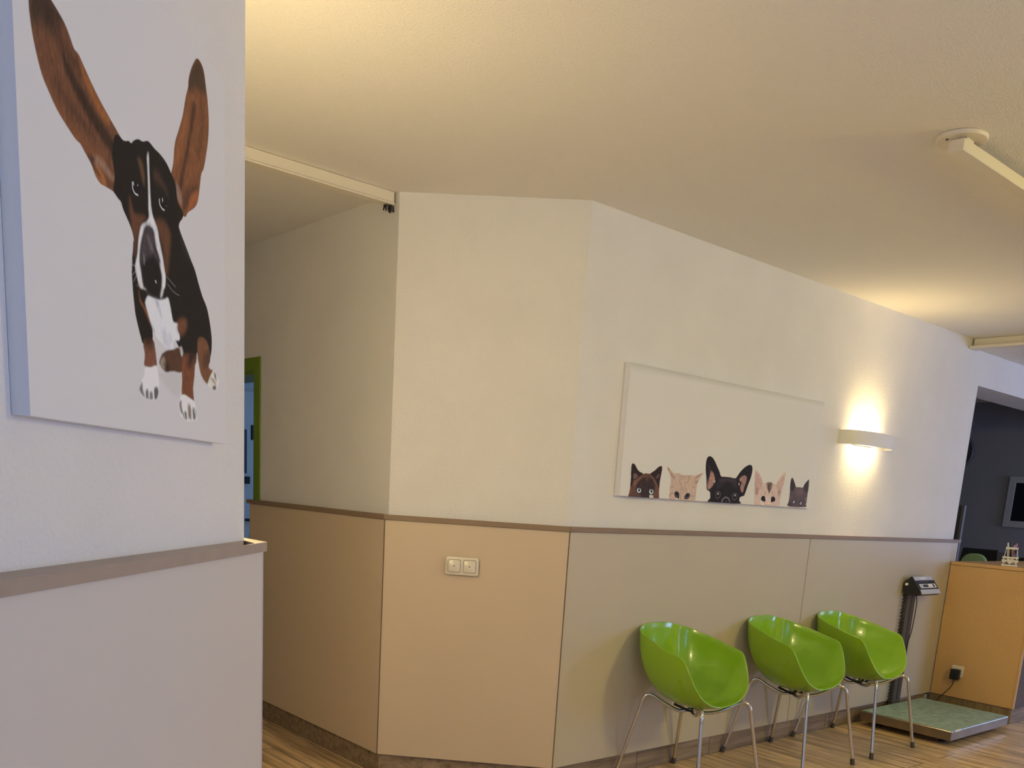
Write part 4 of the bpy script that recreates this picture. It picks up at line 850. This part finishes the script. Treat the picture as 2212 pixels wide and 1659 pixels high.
# back counter with office things
ct = empty('back_counter', 'dark counter behind the reception desk carrying a monitor', 'counter', (5.75, .10, 0), -PI / 2)
b = B(); box(b, (-.68, -.02, .74), (.55, .56, .765), .002, 1); obj('counter_top', b, m_desk_side, ct)
for x in (-.64, .51): b = B(); box(b, (x - .02, .0, 0), (x + .02, .54, .74)); obj('side_board', b, m_desk_side, ct)
mo = empty('computer_monitor', 'black monitor behind the reception desk', 'monitor', (5.95, .68, .765), -PI / 2 + .12)
b = B(); extr(b, [(-.165, .13), (.16, .13), (.16, .345), (-.135, .345)], -.02, .02, 1); obj('screen', b, m_softblack, mo)
b = B(); box(b, (-.02, -.005, .008), (.02, .02, .16)); box(b, (-.10, -.07, 0), (.10, .07, .009), .002, 1); obj('stand', b, m_softblack, mo)
gr = empty('file_box', 'grey box file standing beside the black monitor', 'box', (5.92, .40, .765), -PI / 2)
b = B(); box(b, (-.085, -.02, 0), (.06, .05, .33), .003, 1); obj('body', b, mat('grey_board', (.16, .16, .18), .6), gr)
b = B()
for x in (-.03, .005): box(b, (x, -.0215, .26), (x + .028, -.0202, .268)); box(b, (x + .018, -.0215, .225), (x + .026, -.0202, .26))
obj('spine_mark', b, m_softblack, gr)
pr = empty('printer', 'black printer at the right end of the back counter', 'printer', (6.02, .10, .765), -PI / 2)
b = B(); box(b, (-.20, -.18, 0), (.30, .18, .30), .012, 2); obj('body', b, m_softblack, pr, auto=40)
b = B(); box(b, (-.15, -.23, .08), (.25, -.18, .095), .002, 1); obj('paper_tray', b, m_black, pr)
oc = empty('office_chair', 'office chair whose rounded green back shows over the desk', 'chair', (4.62, .155, 0), PI / 2)
b = B()
va = []
for k, y in enumerate((-.02, .02)):
    va.append([b.verts.new((x, y + .35 * x * x, z)) for x, z in rrect(.20 * 1.0, .48, .085, 8, 0, .868)])
b.faces.new(va[0]); b.faces.new(va[1][::-1])
n = len(va[0])
for i in range(n): b.faces.new((va[0][i], va[0][(i + 1) % n], va[1][(i + 1) % n], va[1][i]))
bmesh.ops.bevel(b, geom=[e for e in b.edges if abs(e.verts[0].co.y - e.verts[1].co.y) < .003], offset=.008, segments=3, affect='EDGES')
obj('backrest', b, mat('pale_green_plastic', (.34, .52, .26), .35), oc, auto=50)
b = B(); box(b, (-.21, -.42, .45), (.21, .02, .51), .03, 4); obj('seat', b, m_softblack, oc, auto=40)
b = B(); box(b, (-.025, .022, .40), (.025, .04, .72)); box(b, (-.025, -.2, .40), (.025, .022, .44)); obj('back_support', b, m_black, oc)
b = B(); tube(b, [(0, -.2, .08), (0, -.2, .44)], .025, 12); obj('gas_column', b, m_black, oc)
b = B()
for k in range(5):
    a = 2 * PI * k / 5; tube(b, [(0, -.2, .10), (.26 * math.cos(a), -.2 + .26 * math.sin(a), .065)], [.022, .014], 8)
obj('star_base', b, m_black, oc)
for k in range(5):
    a = 2 * PI * k / 5; x, y = .26 * math.cos(a), -.2 + .26 * math.sin(a)
    b = B(); tube(b, [(x - .012, y, .028), (x + .012, y, .028)], .028, 14); obj('caster', b, m_black, oc, auto=40)

# fittings of the white door in the small room behind the green frame
b = B(); tube(b, [(.652, 4.549, .975), (.652, 4.50, .975), (.55, 4.50, .975)], .012, 8); obj('door_handle', b, m_black, d2, auto=50)
b = B(); tube(b, [(.652, 4.549, .845), (.652, 4.52, .845)], .024, 14); obj('lock_knob', b, m_black, d2, auto=50)
b = B(); box(b, (.16, 4.540, 1.32), (.618, 4.5495, 1.76), .002, 1); obj('pane_frame', b, m_white, d2)
b = B(); box(b, (.20, 4.536, 1.36), (.580, 4.5405, 1.72)); obj('glass_pane', b, mat('blue_grey_glass', (.10, .13, .16), .2), d2)
b = B(); box(b, (.620, 4.530, 1.64), (.640, 4.5495, 1.76), .002, 1); obj('latch', b, m_black, d2)
b = B(); box(b, (.56, 4.515, 1.275), (.60, 4.5395, 1.335), .002, 1); obj('pull', b, m_black, d2)
